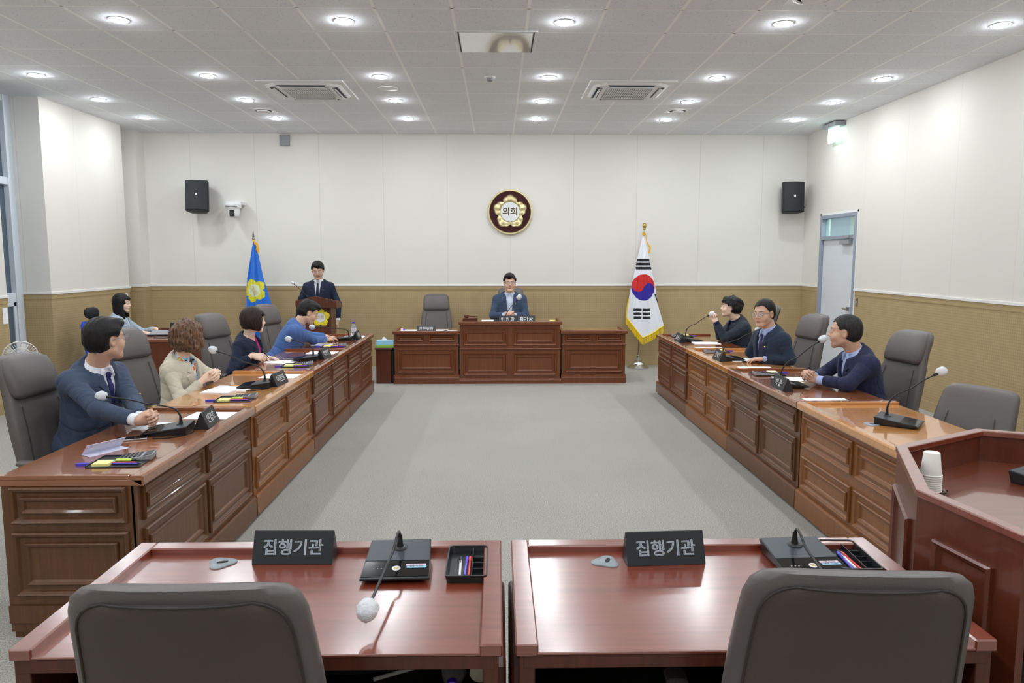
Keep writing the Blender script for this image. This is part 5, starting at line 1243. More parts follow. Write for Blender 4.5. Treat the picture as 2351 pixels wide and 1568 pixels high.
# --- person materials
def skin_mat(name, col, lip):
    m, nt, b = new_mat(name)
    a = nt.nodes.new('ShaderNodeAttribute'); a.attribute_name = 'tint'
    sp = nt.nodes.new('ShaderNodeSeparateColor'); nt.links.new(a.outputs['Color'], sp.inputs[0])
    g = nt.nodes.new('ShaderNodeTexNoise'); g.inputs['Scale'].default_value = 30
    tc = nt.nodes.new('ShaderNodeTexCoord'); nt.links.new(tc.outputs['Object'], g.inputs['Vector'])
    m0 = nt.nodes.new('ShaderNodeMix'); m0.data_type = 'RGBA'; m0.inputs['A'].default_value = tuple(c*0.94 for c in col[:3])+(1,); m0.inputs['B'].default_value = tuple(min(1, c*1.06) for c in col[:3])+(1,)
    nt.links.new(g.outputs['Fac'], m0.inputs['Factor'])
    m1 = nt.nodes.new('ShaderNodeMix'); m1.data_type = 'RGBA'; m1.inputs['B'].default_value = lip
    nt.links.new(sp.outputs[0], m1.inputs['Factor']); nt.links.new(m0.outputs['Result'], m1.inputs['A'])
    m2 = nt.nodes.new('ShaderNodeMix'); m2.data_type = 'RGBA'; m2.inputs['B'].default_value = rgb(34, 26, 24)
    nt.links.new(sp.outputs[1], m2.inputs['Factor']); nt.links.new(m1.outputs['Result'], m2.inputs['A'])
    nt.links.new(m2.outputs['Result'], b.inputs['Base Color']); b.inputs['Roughness'].default_value = 0.48
    b.inputs['Subsurface Weight'].default_value = 0.08; b.inputs['Subsurface Radius'].default_value = (0.02, 0.008, 0.004); b.inputs['Subsurface Scale'].default_value = 0.3
skin_mat('skin_light', rgb(236, 202, 180), rgb(190, 108, 98)); skin_mat('skin_mid', rgb(224, 182, 156), rgb(180, 108, 94)); skin_mat('skin_tan', rgb(210, 168, 144), rgb(168, 106, 92))
def hair_mat(name, a, b_, sc=(90, 90, 12)):
    m, nt, b = new_mat(name); tc = nt.nodes.new('ShaderNodeTexCoord'); mp = nt.nodes.new('ShaderNodeMapping'); mp.inputs['Scale'].default_value = sc
    nt.links.new(tc.outputs['Object'], mp.inputs['Vector']); n = nt.nodes.new('ShaderNodeTexNoise'); n.inputs['Scale'].default_value = 1.6; n.inputs['Detail'].default_value = 4
    nt.links.new(mp.outputs[0], n.inputs['Vector']); cr = nt.nodes.new('ShaderNodeValToRGB'); cr.color_ramp.elements[0].position = .35; cr.color_ramp.elements[1].position = .7
    cr.color_ramp.elements[0].color = a; cr.color_ramp.elements[1].color = b_
    nt.links.new(n.outputs['Fac'], cr.inputs['Fac']); nt.links.new(cr.outputs['Color'], b.inputs['Base Color']); b.inputs['Roughness'].default_value = 0.5; b.inputs['Specular IOR Level'].default_value = 0.3
    bp = nt.nodes.new('ShaderNodeBump'); bp.inputs['Strength'].default_value = 0.55; bp.inputs['Distance'].default_value = 0.004
    nt.links.new(n.outputs['Fac'], bp.inputs['Height']); nt.links.new(bp.outputs[0], b.inputs['Normal'])
hair_mat('hair_black', rgb(10, 9, 10), rgb(28, 25, 26)); hair_mat('hair_brown', rgb(50, 36, 30), rgb(134, 98, 72), (60, 60, 10)); hair_mat('hair_darkbrown', rgb(24, 15, 15), rgb(56, 38, 34)); hair_mat('hair_grey', rgb(16, 15, 16), rgb(52, 49, 50))
def cloth(name, c, nz=0.10, sc=260, rough=0.85): mat(name, c, rough, noise=nz, nscale=sc, sheen=0.08, spec=0.25, bump=0.55, bscale=13)
cloth('suit_blue', rgb(66, 78, 100)); cloth('suit_navy', rgb(34, 42, 62)); cloth('suit_deepnavy', rgb(42, 46, 74)); cloth('suit_bright', rgb(78, 108, 166)); cloth('suit_charcoal', rgb(48, 54, 66)); cloth('suit_slate', rgb(60, 74, 98)); cloth('suit_teal', rgb(40, 52, 70))
cloth('jacket_beige', rgb(206, 198, 180)); cloth('jacket_grey', rgb(170, 184, 198)); cloth('shirt_white', rgb(236, 238, 246), 0.02); cloth('shirt_blue', rgb(176, 192, 232), 0.04); cloth('shirt_pale', rgb(206, 218, 236), 0.04)
cloth('blouse_pink', rgb(196, 40, 130), 0.15, 40, 0.5); cloth('shirt_navy', rgb(30, 36, 66)); cloth('trousers_dark', rgb(40, 42, 50)); cloth('shoe_black', rgb(20, 20, 22), 0.0, 10, 0.3)
cloth('tie_navy', rgb(40, 44, 96), 0.25, 120, 0.5); cloth('tie_purple', rgb(62, 52, 92), 0.35, 90, 0.5); cloth('tie_dark', rgb(34, 40, 66), 0.5, 120, 0.5); cloth('shirt_grey', rgb(150, 150, 176), 0.05)
def blouse_pat():
    m, nt, b = new_mat('blouse_pattern'); tc = nt.nodes.new('ShaderNodeTexCoord'); v = nt.nodes.new('ShaderNodeTexNoise'); v.inputs['Scale'].default_value = 17; v.inputs['Detail'].default_value = 1
    nt.links.new(tc.outputs['Object'], v.inputs['Vector']); cr = nt.nodes.new('ShaderNodeValToRGB'); cr.color_ramp.interpolation = 'CONSTANT'; e = cr.color_ramp.elements
    e[0].position = 0; e[0].color = rgb(44, 44, 54); e[1].position = 0.40; e[1].color = rgb(168, 196, 226)
    for p, c in ((0.5, rgb(230, 228, 226)), (0.56, rgb(228, 110, 44)), (0.66, rgb(196, 200, 120))): q = e.new(p); q.color = c
    nt.links.new(v.outputs['Fac'], cr.inputs['Fac']); nt.links.new(cr.outputs['Color'], b.inputs['Base Color']); b.inputs['Roughness'].default_value = 0.7
blouse_pat()
mat('eye_white', rgb(212, 204, 198), 0.25); mat('eye_iris', rgb(30, 20, 16), 0.15)
mat('spectacle_frame', rgb(44, 44, 50), 0.3, metal=0.6); mat('spectacle_silver', rgb(150, 150, 156), 0.25, metal=0.9)
m_, nt_2, b_2 = new_mat('spectacle_lens'); b_2.inputs['Alpha'].default_value = 0.12; b_2.inputs['Roughness'].default_value = 0.03; b_2.inputs['Base Color'].default_value = (0.9, 0.92, 1, 1)
FING = [(-0.028, 0.086, 0.0, (.040, .025, .021), .0088), (-0.0095, 0.091, 0.002, (.045, .028, .022), .0090), (0.010, 0.088, 0.001, (.041, .026, .021), .0086), (0.028, 0.079, -0.002, (.032, .020, .019), .0076)]
def hand(vol, W, d, n, side, curl, thumb=(0.5, 0.3), spread=0.0, sc=1.0, index_curl=None):
    """wrist W, finger direction d, back-of-hand normal n; curl = bend per joint in degrees"""
    y = nrm(d); z = nrm(n-y*np.dot(n, y)); x = np.cross(y, z)*(1 if side > 0 else -1)      # +x = little-finger side
    def P(a, b, c): return W+(x*a+y*b+z*c)*sc
    for (mx, my, mz, seg, rr) in FING: vol.cone(P(mx*0.55, 0.006, -0.004), P(mx, my, mz-0.003), .0165*sc, .0125*sc, .012*sc)
    vol.cone(P(-.012, .03, -.009), P(.02, .04, -.009), .014*sc, .014*sc, .012*sc)
    vol.cone(P(-.01, .015, -.008), P(-.030, .050, -.010), .016*sc, .013*sc, .012*sc)
    for i, (mx, my, mz, seg, rr) in enumerate(FING):
        p = P(mx, my, mz); a = 0.0; sx = spread*(i-1.5)*0.12; cc = curl if not (i == 0 and index_curl) else index_curl
        for j, L in enumerate(seg):
            a += math.radians(cc[j]+i*2.0*(j == 0)); q = p+(y*math.cos(a)-z*math.sin(a)+x*sx*math.cos(a))*L*sc
            vol.cone(p, q, (rr-j*.0007)*sc, (rr-(j+1)*.0007)*sc, .0022*sc if j else .008*sc); p = q
    p = P(-.026, .036, -.010); lf = thumb[2] if len(thumb) > 2 else 0.75; dr = nrm(-x*lf+y*(0.62+.2*(lf < .5))-z*(0.25 if lf > .5 else .5))
    for j, (L, rr) in enumerate(((.036, .0125), (.031, .0105), (.024, .0092))):
        q = p+dr*L*sc; vol.cone(p, q, rr*sc, (rr-.0012)*sc, .003*sc if j else .01*sc); p = q
        dr = nrm(dr+y*thumb[0]*0.7-z*thumb[1]*0.9)
def head_prims(vol, H, sc, fem, chub=0.0):
    """skull, face, ears, in head frame H (origin mid-head at eye level)"""
    Rm = H.R; k = sc
    def e(x, y, z, r, kk=0.012, op='u'): vol.ell(H(x*k, y*k, z*k), np.array(r)*k, Rm, kk*k, op)
    def c(a, b, ra, rb, kk=0.012, op='u'): vol.cone(H(*[q*k for q in a]), H(*[q*k for q in b]), ra*k, rb*k, kk*k, op)
    jw = 0.004*chub-(0.004 if fem else 0)
    e(0, -.014, .030, (.076, .096, .088), 0)
    e(0, .020, -.030, (.064+jw, .072, .080), .02)
    for s in (-1, 1):
        c((s*(.045+jw), .000, -.058), (s*.020, .062, -.095), .019+chub*.004, .017, .02)
        e(s*.040, .052, -.034, (.026+chub*.004, .024, .026), .02)
        c((s*.012, .080, .024), (s*.042, .066, .024), .012, .011, .014)
        e(s*.077, -.006, -.006, (.009, .018, .031), .004); 
    c((0, .062, -.099), (0, .066, -.096), .017+chub*.003, .017, .02)
    c((0, .082, .016), (0, .101, -.026), .0075, .0105, .010)
    for s in (-1, 1): e(s*.011, .092, -.030, (.009, .010, .008), .006)
    for s in (-1, 1):
        e(s*.032, .094, .003, (.017, .014, .009), .012, 's'); e(s*.032, .0745, .002, (.016, .0135, .0125), .004)
        e(s*.085, -.002, -.006, (.005, .011, .020), .004, 's')
    e(0, .078, -.055, (.020, .014, .012), .012)
    c((-.017, .0835, -.060), (.017, .0835, -.060), .0042, .0042, .004); c((-.014, .0825, -.0685), (.014, .0825, -.0685), .0050, .0050, .004)
    c((-.021, .0900, -.0645), (.021, .0900, -.0645), .0016, .0016, .003, 's')
def tints(me, v, H, sc):
    q = H.loc(v)/sc; x, y, z = np.abs(q[:, 0]), q[:, 1], q[:, 2]
    lip = np.clip(1.4-np.hypot(x/.021, (z+.0645)/.0095), 0, 1)*(y > .06)
    bz = .0235+.004*np.clip(x/.03, 0, 1); brow = np.clip(1.7-np.hypot((x-.031)/.0175, (z-bz)/.0042)*1.15, 0, 1)*(y > .045)
    lash = np.clip(1.5-np.hypot((x-.032)/.0145, (z-.0085)/.0022), 0, 1)*(y > .06)*0.8
    t = np.zeros((len(v), 4), np.float32); t[:, 0] = np.clip(lip, 0, 1)*.8; t[:, 1] = np.clip(np.maximum(brow*.85, lash), 0, 1); t[:, 3] = 1
    a = me.attributes.new('tint', 'FLOAT_COLOR', 'POINT'); a.data.foreach_set('color', t.ravel())
def wob(P, f, s=0.0):
    return (np.sin(P[..., 0]*f+1.7*np.sin(P[..., 1]*f*.7+s))+np.sin(P[..., 1]*f*1.1+1.3*np.sin(P[..., 2]*f*.8+s))+np.sin(P[..., 2]*f*.9+1.5*np.sin(P[..., 0]*f*.6-s)))/3
def hair(style, H, sc, h, seed=0):
    """returns a Vol in world space; shapes given in the head frame"""
    k = sc; big = .17 if style not in ('long',) else .30
    c0 = H(0, -.02*k, -.0*k); vol = Vol(c0-np.array([.17, .17, big])*k, c0+np.array([.17, .17, .17])*k, h)
    def e(x, y, z, r, kk=0.02, op='u'): vol.ell(H(x*k, y*k, z*k), np.array(r)*k, H.R, kk*k, op)
    puff = dict(short=.006, crop=.003, curly=.018, bob=.012, wavy=.022, long=.008, side=.009)[style]
    e(0, -.016, .036, (.080+puff, .100+puff, .090+puff), 0)
    if style in ('short', 'side', 'crop', 'curly'):
        e(0, -.045, -.005, (.074+puff, .068+puff, .075), .02)
        if style != 'crop':
            for s in (-1, 1): e(s*.066, .020, .040, (.018+puff*.4, .034, .040), .02)
            e(.015, .058, .082+puff, (.055, .040, .026), .03)
        if style == 'curly': e(0, -.03, .03, (.098, .115, .10), .02); e(.0, .075, .062, (.055, .028, .022), .02)
    if style == 'bob':
        e(0, -.035, -.010, (.096, .088, .100), .03)
        for s in (-1, 1): e(s*.074, .012, -.030, (.024, .050, .075), .02)
        e(0, .072, .062, (.062, .026, .026), .02)
    if style == 'wavy':
        e(0, -.040, .0, (.110, .095, .105), .03)
        for s in (-1, 1): e(s*.082, .010, -.022, (.034, .055, .074), .02); e(s*.075, -.03, -.06, (.04, .05, .045), .02)
        e(0, .070, .066, (.066, .030, .030), .02); e(.0, -.085, -.03, (.07, .04, .06), .02)
    if style == 'long':
        e(0, -.050, -.06, (.086, .060, .150), .03)
        for s in (-1, 1): e(s*.070, -.004, -.06, (.022, .042, .130), .02); e(s*.062, .030, -.16, (.022, .030, .09), .02)
        e(0, -.04, -.17, (.085, .045, .09), .03); e(0, .076, .056, (.060, .020, .028), .02)
    # strands
    am = dict(short=.0028, crop=.0012, curly=.0065, bob=.0018, wavy=.0085, long=.0018, side=.0032)[style]*k
    def fn(P):
        q = H.loc(P)/k; a = np.arctan2(q[:, 0], -q[:, 1]+.02); r = np.hypot(q[:, 0], q[:, 1])
        st = np.sin(a*26+3*np.sin(q[:, 2]*30+seed)+q[:, 2]*20)*.6+np.sin(a*47+seed)*.4
        if style in ('curly', 'wavy'): return am*(wob(q, 62, seed)*1.2+wob(q, 130, seed+2)*.5)
        if style in ('short', 'side', 'crop'): return am*(wob(q*np.array([1, .35, 1]), 110, seed)*.8+np.sin(q[:, 0]*210+q[:, 1]*60+seed)*.4)
        return am*st
    vol.near(fn, .025)
    # face opening
    if style in ('short', 'side', 'crop', 'curly'):
        top = dict(short=.060, side=.058, crop=.072, curly=.048)[style]
        def face(P):
            q = H.loc(P)/k; x, y, z = np.abs(q[..., 0]), q[..., 1], q[..., 2]
            lim = .016+np.clip((z-.0)*.55, -.012, .05); front = np.minimum(y-lim+np.where(z < .01, .020, 0), (top+.006*np.sin(q[..., 0]*80+seed)+(0.010 if style == 'side' else 0)*np.sign(q[..., 0])-z))
            ear = .030-np.hypot((y+.000)/1.0, (z+.008)/1.15); ear = np.minimum(ear, x-.045)
            nape = -.052+.5*np.clip(-y-.03, 0, .06)*(-1)-z
            side_ = np.minimum(-.008-z, y+.012)
            return np.maximum(np.maximum(np.maximum(front, ear), np.maximum(nape, side_)), -1)*k
    else:
        top = .050; lowz = dict(bob=-.088, wavy=-.098, long=-.28)[style]
        def face(P):
            q = H.loc(P)/k; x, y, z = np.abs(q[..., 0]), q[..., 1], q[..., 2]
            w = .050+.02*np.clip(-z-.05, 0, .1)
            f = np.minimum(np.minimum(y-.012, w-x+.012*np.sin(z*40)), top-.010*np.cos(q[..., 0]*60)-z)
            low = lowz+.006*np.sin(q[..., 0]*150)+.25*np.clip(-y, -0.05, .05)*(style == 'bob')-z
            return np.maximum(f, low)*k
    vol.cut(face)
    return vol
TOR = [('e', (0, .0, .02), (.165, .118, .12)), ('e', (0, .012, .18), (.150, .112, .16)), ('e', (0, .008, .33), (.170, .118, .15)), ('c', (-.02, -.008, .440), (-.150, -.006, .408), .062, .060), ('c', (.02, -.008, .440), (.150, -.006, .408), .062, .060), ('c', (-.035, -.018, .468), (.035, -.018, .468), .052, .052)]
def torso(vol, Tq, s, grow, k=0.05, wide=1.0, belly=0.0, fem=False):
    for t in TOR:
        if t[0] == 'e':
            r = np.array(t[2])*s; r[0] *= wide*(0.93 if fem else 1); r += grow; c = np.array(t[1])*s
            if t[1][2] in (.18, .02): r[1] += belly; c[1] += belly*.6; r[0] += belly*.5
            vol.ell(Tq(*c), r, Tq.R, k)
        else:
            a = np.array(t[1])*s; b = np.array(t[2])*s; a[0] *= wide*(0.90 if fem else 1); b[0] *= wide*(0.90 if fem else 1); vol.cone(Tq(*a), Tq(*b), t[3]*s+grow, t[4]*s+grow, k)
def ik(Sh, Wr, l1, l2, hint):
    d = Wr-Sh; L = np.linalg.norm(d)
    if L > (l1+l2)*0.985: f = L/((l1+l2)*0.985); l1 *= f; l2 *= f
    a = (l1*l1-l2*l2+L*L)/(2*L); hgt = math.sqrt(max(l1*l1-a*a, 0)); u = d/L; hv = hint-u*np.dot(hint, u)
    return Sh+u*a+nrm(hv)*hgt
def polysd(px, pz, poly):
    """signed distance to a 2-D polygon (negative inside)"""
    d = np.full(px.shape, 1e9); s = np.ones(px.shape)
    n = len(poly)
    for i in range(n):
        ax, az = poly[i]; bx, bz = poly[i-1]; ex, ez = bx-ax, bz-az; wx, wz = px-ax, pz-az
        t = np.clip((wx*ex+wz*ez)/(ex*ex+ez*ez), 0, 1); d = np.minimum(d, (wx-ex*t)**2+(wz-ez*t)**2)
        c1 = pz >= az; c2 = pz < bz; c3 = ex*wz > ez*wx
        s = np.where((c1 & c2 & c3) | (~c1 & ~c2 & ~c3), -s, s)
    return s*np.sqrt(d)
def person(label, head, body_yaw, lean, head_yaw, head_pitch=0.0, head_roll=0.0, s=1.0, hs=1.0, fem=False, chub=0.0, belly=0.0, wide=1.0, hairs='short', hairm='hair_black', skin='skin_mid', hands=None,
           jacket='suit_navy', shirt='shirt_white', tie=None, glasses=None, collar=True, vneck=(0.055, 0.20), h=0.004, seated=True, shift=0.0, vskin=None, cuffs=True, pin=True, groupn='people at the council desks', open_low=False, necklen=0.0, long_slv=0.0, seatz=None, hint_out=0.8, cuffw=0.02):
    rad = math.radians
    F = V(math.cos(rad(body_yaw)), math.sin(rad(body_yaw)), 0); Rt = np.cross(F, V(0, 0, 1)); U = V(0, 0, math.cos(rad(lean)))+F*math.sin(rad(lean))
    hd = V(*head); Fh0 = V(math.cos(rad(head_yaw)), math.sin(rad(head_yaw)), 0); xr = np.cross(Fh0, V(0, 0, 1)); pt = rad(head_pitch)
    Fh = Fh0*math.cos(pt)+V(0, 0, math.sin(pt)); Uh = np.cross(xr, Fh); rl = rad(head_roll); x2 = xr*math.cos(rl)+Uh*math.sin(rl); H = Fr(hd, x2, Fh)
    neck_top = H(0, -.028*hs, -.055*hs)
    tmp = Fr(V(0, 0, 0), Rt, F*math.cos(rad(lean))-V(0, 0, math.sin(rad(lean))))
    nb = hd-tmp.z*(.165+necklen)*s-tmp.y*.035+tmp.x*shift
    pel = nb-tmp.z*.50*s
    Tq = Fr(pel, tmp.x, tmp.y)
    root = empty('person', (pel[0], pel[1], 0), 0, label, 'person', groupn)
    bpy.context.view_layer.update()
    info = dict(pelvis=pel.round(3))
    # arms
    arms = {}; shw = .178*s*wide*(0.90 if fem else 1)
    for sd in (1, -1):
        Sh = Tq(sd*shw, -.005, .425*s)
        Wr, d, n, mode = hands[sd]
        Wr = V(*Wr) if not isinstance(Wr, np.ndarray) else Wr
        hint = -V(0, 0, 1)+Tq.x*sd*hint_out-Tq.y*.15
        El = ik(Sh, Wr, .285*s, .255*s, hint)
        if seated and (-2.31 < El[0] < 2.75): El[2] = max(El[2], .803 if abs(hd[0]) > 1 else .90)
        # keep elbows on top of the desk when they would sink into it
        arms[sd] = (Sh, El, Wr, d, n, mode); info['elbow%d' % sd] = El.round(3)
    pts = np.array([hd+V(.14, .14, .16), hd-V(.14, .14, .16), pel+V(.25, .25, .1), pel-V(.25, .25, .16)]+[a[i] for a in arms.values() for i in range(3)])
    lo = pts.min(0)-.11; hi = pts.max(0)+.11
    for sd in arms: q = arms[sd][2]+nrm(arms[sd][3])*.10; lo = np.minimum(lo, q-.10); hi = np.maximum(hi, q+.10)
    # legs
    legs = {}
    for sd in (1, -1):
        hip = Tq(sd*.09*s, 0, -.01); hip = hip*1.0
        if seated:
            kn = V(hip[0], hip[1], hip[2]-.03)+F*.40*s; an = V(kn[0], kn[1], .10)+F*.02
        else: kn = V(hip[0], hip[1], .52*s)+F*.02; an = V(hip[0], hip[1], .10)
        legs[sd] = (hip, kn, an)
    # ---- body: head, neck, trunk, arms and hands as one surface
    vb = Vol(lo, hi, h)
    head_prims(vb, H, hs, fem, chub)
    vb.cone(neck_top, nb-Tq.y*.0, (.050 if fem else .056)*s+chub*.004, (.054 if fem else .062)*s+chub*.004, .02)
    torso(vb, Tq, s, -.012, .04, wide, belly, fem)
    for sd, (Sh, El, Wr, d, n, mode) in arms.items():
        vb.cone(Sh, El, .044*s, .036*s, .03); vb.cone(El, Wr, .037*s, .0235*s, .02)
        hand(vb, Wr, d, n, sd, *mode)
    me, v, Fc = vb.mesh('body', [skin], 1); tints(me, v, H, hs); bo = put_mesh('body', me, root)
    for sd in (-1, 1):      # eyes as pieces of the body
        ev = MB(); mm = Matrix([list(H.R[:, i])+[0] for i in range(3)]+[[0, 0, 0, 1]]); mm = Matrix(((H.x[0], H.y[0], H.z[0], 0), (H.x[1], H.y[1], H.z[1], 0), (H.x[2], H.y[2], H.z[2], 0), (0, 0, 0, 1)))
        c = H(sd*.032*hs, .0860*hs, .0025*hs); mm.translation = Vector(c)
        ev.ball((0, 0, 0), (.0130*hs, .0056*hs, .0033*hs), 14, m=mm); ev.cur = 1; ev.ball((0, .0032*hs, 0), (.0060*hs, .0034*hs, .0034*hs), 12, m=mm)
        o = ev.build('eye', ['eye_white', 'eye_iris'], None, smooth=1.2); o.parent = bo
    vh = hair(hairs, H, hs, min(h, .004) if hairs != 'long' else .0045, seed=len(label))
    me, _, _ = vh.mesh('hair', [hairm], 1); put_mesh('hair', me, root)
    # ---- shirt
    Rw = Tq.R
    nk = nrm(neck_top-nb)
    if shirt:
        vs_ = Vol(lo, hi, h*1.15); torso(vs_, Tq, s, .002, .05, wide, belly, fem)
        if collar:
            cz = nb+nk*.030*s; vs_.cone(nb-nk*.03, nb+nk*.028*s+Tq.y*.001, (.069-.006*fem)*s+chub*.004, (.0625-.006*fem)*s+chub*.004, .012)
            for q in (1, -1): vs_.cone(nb+nk*.020*s+Tq.x*q*.022+Tq.y*.062*s, Tq(q*.048, .085*s+.0, .455*s), .012, .008, .006)
        if cuffs:
            for sd, (Sh, El, Wr, d, n, mode) in arms.items():
                ax = nrm(Wr-El); vs_.sleeve(Wr-ax*(.055+cuffw), Wr-ax*.002, .0325*s, .0335*s, .004)
        else:
            pass
        def above(P):
            q = P-nb; t = q @ nk; r = np.linalg.norm(q-t[..., None]*nk, axis=-1); return np.minimum(t-(.030*s if collar else .006*s)-.10*np.clip(-(q @ Tq.y)-.02, 0, .05), .095-r)
        q_, P_ = vs_.sl(nb-.14, nb+.16); vs_.D[q_] = np.maximum(vs_.D[q_], above(P_)).astype(np.float32)
        if vskin:   # bare V at the throat: polygon in torso front view
            def vn(P):
                q = Tq.loc(P); return np.maximum(polysd(q[..., 0], q[..., 2], [(-vskin[0], .54*s), (0, (.47-vskin[1])*s), (vskin[0], .54*s)]), .02-q[..., 1])
            q2, P2 = vs_.sl(Tq(0, .08, .42*s)-.22, Tq(0, .08, .42*s)+.22); vs_.D[q2] = np.maximum(vs_.D[q2], -vn(P2)).astype(np.float32)
        me, _, _ = vs_.mesh('shirt', [shirt], 1); put_mesh('shirt' if not fem else 'blouse', me, root)
    # ---- jacket
    if jacket:
        vj = Vol(lo, hi, h*1.1); g = .020
        torso(vj, Tq, s, g, .06, wide, belly, fem)
        vj.ell(Tq(0, -.01, -.03), np.array([.19, .14, .12])*s+V(belly*.5, belly, 0), Tq.R, .05)
        nk2 = nrm(nk+Tq.z*.6)
        def hole(P):    # neck opening, higher at the nape
            q = P-nb; t = q @ nk2; r = np.linalg.norm(q-t[..., None]*nk2, axis=-1); back = np.clip(-(q @ Tq.y)*.35, -.02, .02)
            return np.maximum(np.minimum(t+.030, (.0615+.004*chub)*s+.003-r), np.minimum(t-.018-back, .12-r))
        vj.cone(nb-nk2*.04-Tq.y*.006, nb+nk2*.016-Tq.y*.006, .086*s, .073*s, .03)
        q_, P_ = vj.sl(nb-.18, nb+.18); vj.D[q_] = np.maximum(vj.D[q_], hole(P_)).astype(np.float32)
        a0, dep = vneck
        q_, P_ = vj.sl(Tq(0, .1, .30*s)-.34, Tq(0, .1, .30*s)+.34); q = Tq.loc(P_); x, y, z = q[..., 0], q[..., 1], q[..., 2]
        base = vj.D[q_].copy()
        zb = (.455-dep)*s
        # lapels: raised slabs with a notch
        lap = 1e9
        for sx in (1, -1):
            poly = [(.040, .50*s), (.098, .415*s), (.072, .395*s), (.105, .375*s), (.012, zb), (-.004, zb+.01), (a0*.88, .48*s)]
            lap = np.minimum(lap, polysd(x*sx, z, poly))
        ls = np.maximum(np.maximum(base-.0085, lap), .02-y); vj.D[q_] = np.minimum(base, ls).astype(np.float32)
        vee = polysd(x, z, [(-a0*.95, .50*s), (a0*.95, .50*s), (.004, zb), (-.004, zb)] if not open_low else [(-a0*.95, .52*s), (a0*.95, .52*s), (a0*.7, -.2), (-a0*.7, -.2)])
        vee = np.maximum(vee, .015-y); vj.D[q_] = np.maximum(vj.D[q_], -vee).astype(np.float32)
        # front edge line
        ln = np.maximum(np.maximum(np.abs(x-.006)-.0022, z-zb), .02-y); ln = np.maximum(ln, -(base+.006)); vj.D[q_] = np.maximum(vj.D[q_], -ln).astype(np.float32)
        for sd, (Sh, El, Wr, d, n, mode) in arms.items():
            ax = nrm(Wr-El); We = Wr-ax*(.022+cuffw)
            vj.cone(Sh-Tq.x*sd*.006, El, .058*s*(.92 if fem else 1), .050*s*(.9 if fem else 1), .035); vj.sleeve(El, We, .051*s*(.9 if fem else 1), .040*s, .025)
        # folds: around elbows and across the sleeves
        A = [(arms[sd][0], arms[sd][1], arms[sd][2]) for sd in (1, -1)]
        def folds(P):
            out = np.zeros(len(P))
            cr = lambda ph: (1-np.abs(np.sin(ph)))**2.5
            for S0, E0, W0 in A:
                dd = np.linalg.norm(P-E0, axis=1); w = np.exp(-(dd/.11)**2); ax = nrm(E0-S0); ay = nrm(W0-E0)
                out += w*.0065*cr(dd*42+3.2*wob(P, 15, 1.0)); out += np.exp(-(np.linalg.norm(P-S0, axis=1)/.13)**2)*.0045*cr((P-S0) @ ax*34+2.6*wob(P, 12, 2))
                out += .0022*cr((P-E0) @ ay*46+4*wob(P, 17, 5))
            q = Tq.loc(P); wb = np.exp(-((q[:, 2]-.12)/.13)**2); out += wb*.006*cr(q[:, 2]*30+7*q[:, 0]+2.6*wob(q, 10, 3)); out += .0016*wob(P, 30, 4)
            return out
        vj.near(folds, .03)
        me, _, _ = vj.mesh('jacket', [jacket], 1); jo = put_mesh('jacket', me, root)
    # ---- tie
    if tie:
        vt = Vol(Tq(0, .12, .28*s)-.26, Tq(0, .12, .28*s)+.26, .003)
        zk = (.468 if collar else .45)*s; yk = vs_.ray_y(Tq, 0, zk-.02)+.004
        vt.cone(Tq(0, yk, zk), Tq(0, yk+.004, zk-.030), .016, .011, .004)
        N = 11; zz = [zk-.03-(.31*i/N)*s for i in range(N+1)]; yy = [vs_.ray_y(Tq, 0, z)+.004 for z in zz]
        for i in range(N):
            w = .010+.014*(i/N)
            for q in (-1, -.33, .33, 1): vt.cone(Tq(q*w, yy[i], zz[i]), Tq(q*(w+.0013), yy[i+1], zz[i+1]), .0065, .0065, .004)
        me, _, _ = vt.mesh('tie', [tie], 1); put_mesh('tie', me, root)
    if pin and jacket:
        py = vj.ray_y(Tq, -.080*s, .378*s); c = Tq(-.080*s, py+.003, .378*s); po = MB().ball(tuple(c), (.0085, .0085, .0085), 10).build('lapel_pin', 'brass', None, smooth=1)
        po.parent = root; po.matrix_parent_inverse = root.matrix_basis.inverted()
    # ---- glasses
    if glasses:
        gm = MB(); mm = Matrix(((H.x[0], H.y[0], H.z[0], H.o[0]), (H.x[1], H.y[1], H.z[1], H.o[1]), (H.x[2], H.y[2], H.z[2], H.o[2]), (0, 0, 0, 1))) @ Matrix.Scale(hs, 4)
        ln = MB()
        for sd in (-1, 1):
            rr = [(sd*.034+.0225*math.copysign(abs(math.cos(a))**.75, math.cos(a)), .104-.004*abs(math.cos(a)), .002+.0175*math.copysign(abs(math.sin(a))**.8, math.sin(a))) for a in [2*PI*i/24 for i in range(24)]]
            gm.tube(rr, .0016, 6, close=True, m=mm); gm.tube([(sd*.058, .100, .008), (sd*.080, .088, .009), (sd*.084, .0, .006), (sd*.082, -.012, -.004)], .0018, 6, m=mm)
            ln.rings([[(x, y+dy, z) for x, y, z in rr] for dy in (0, .001)], m=mm)
        gm.tube([(-.0095, .104, .006), (0, .107, .009), (.0095, .104, .006)], .0016, 6, m=mm)
        go = gm.build('glasses', glasses, None, smooth=1.2); go.parent = root; go.matrix_parent_inverse = root.matrix_basis.inverted()
        lo_ = ln.build('lens', 'spectacle_lens', None); lo_.parent = go
    # ---- trousers and shoes (mostly behind the desk)
    vt = Vol(np.minimum(pel-.3, np.array([min(l[i][j] for l in legs.values() for i in range(3)) for j in range(3)])-.12), np.maximum(pel+.2, np.array([max(l[i][j] for l in legs.values() for i in range(3)) for j in range(3)])+.12), .011)
    vt.ell(Tq(0, -.01, -.02), np.array([.172, .128, .12])*s, Tq.R, 0)
    for sd, (hip, kn, an) in legs.items(): vt.cone(hip, kn, .088*s, .064*s, .04); vt.cone(kn, an, .062*s, .046*s, .02)
    me, _, _ = vt.mesh('trousers', ['trousers_dark'], 1); put_mesh('trousers', me, root)
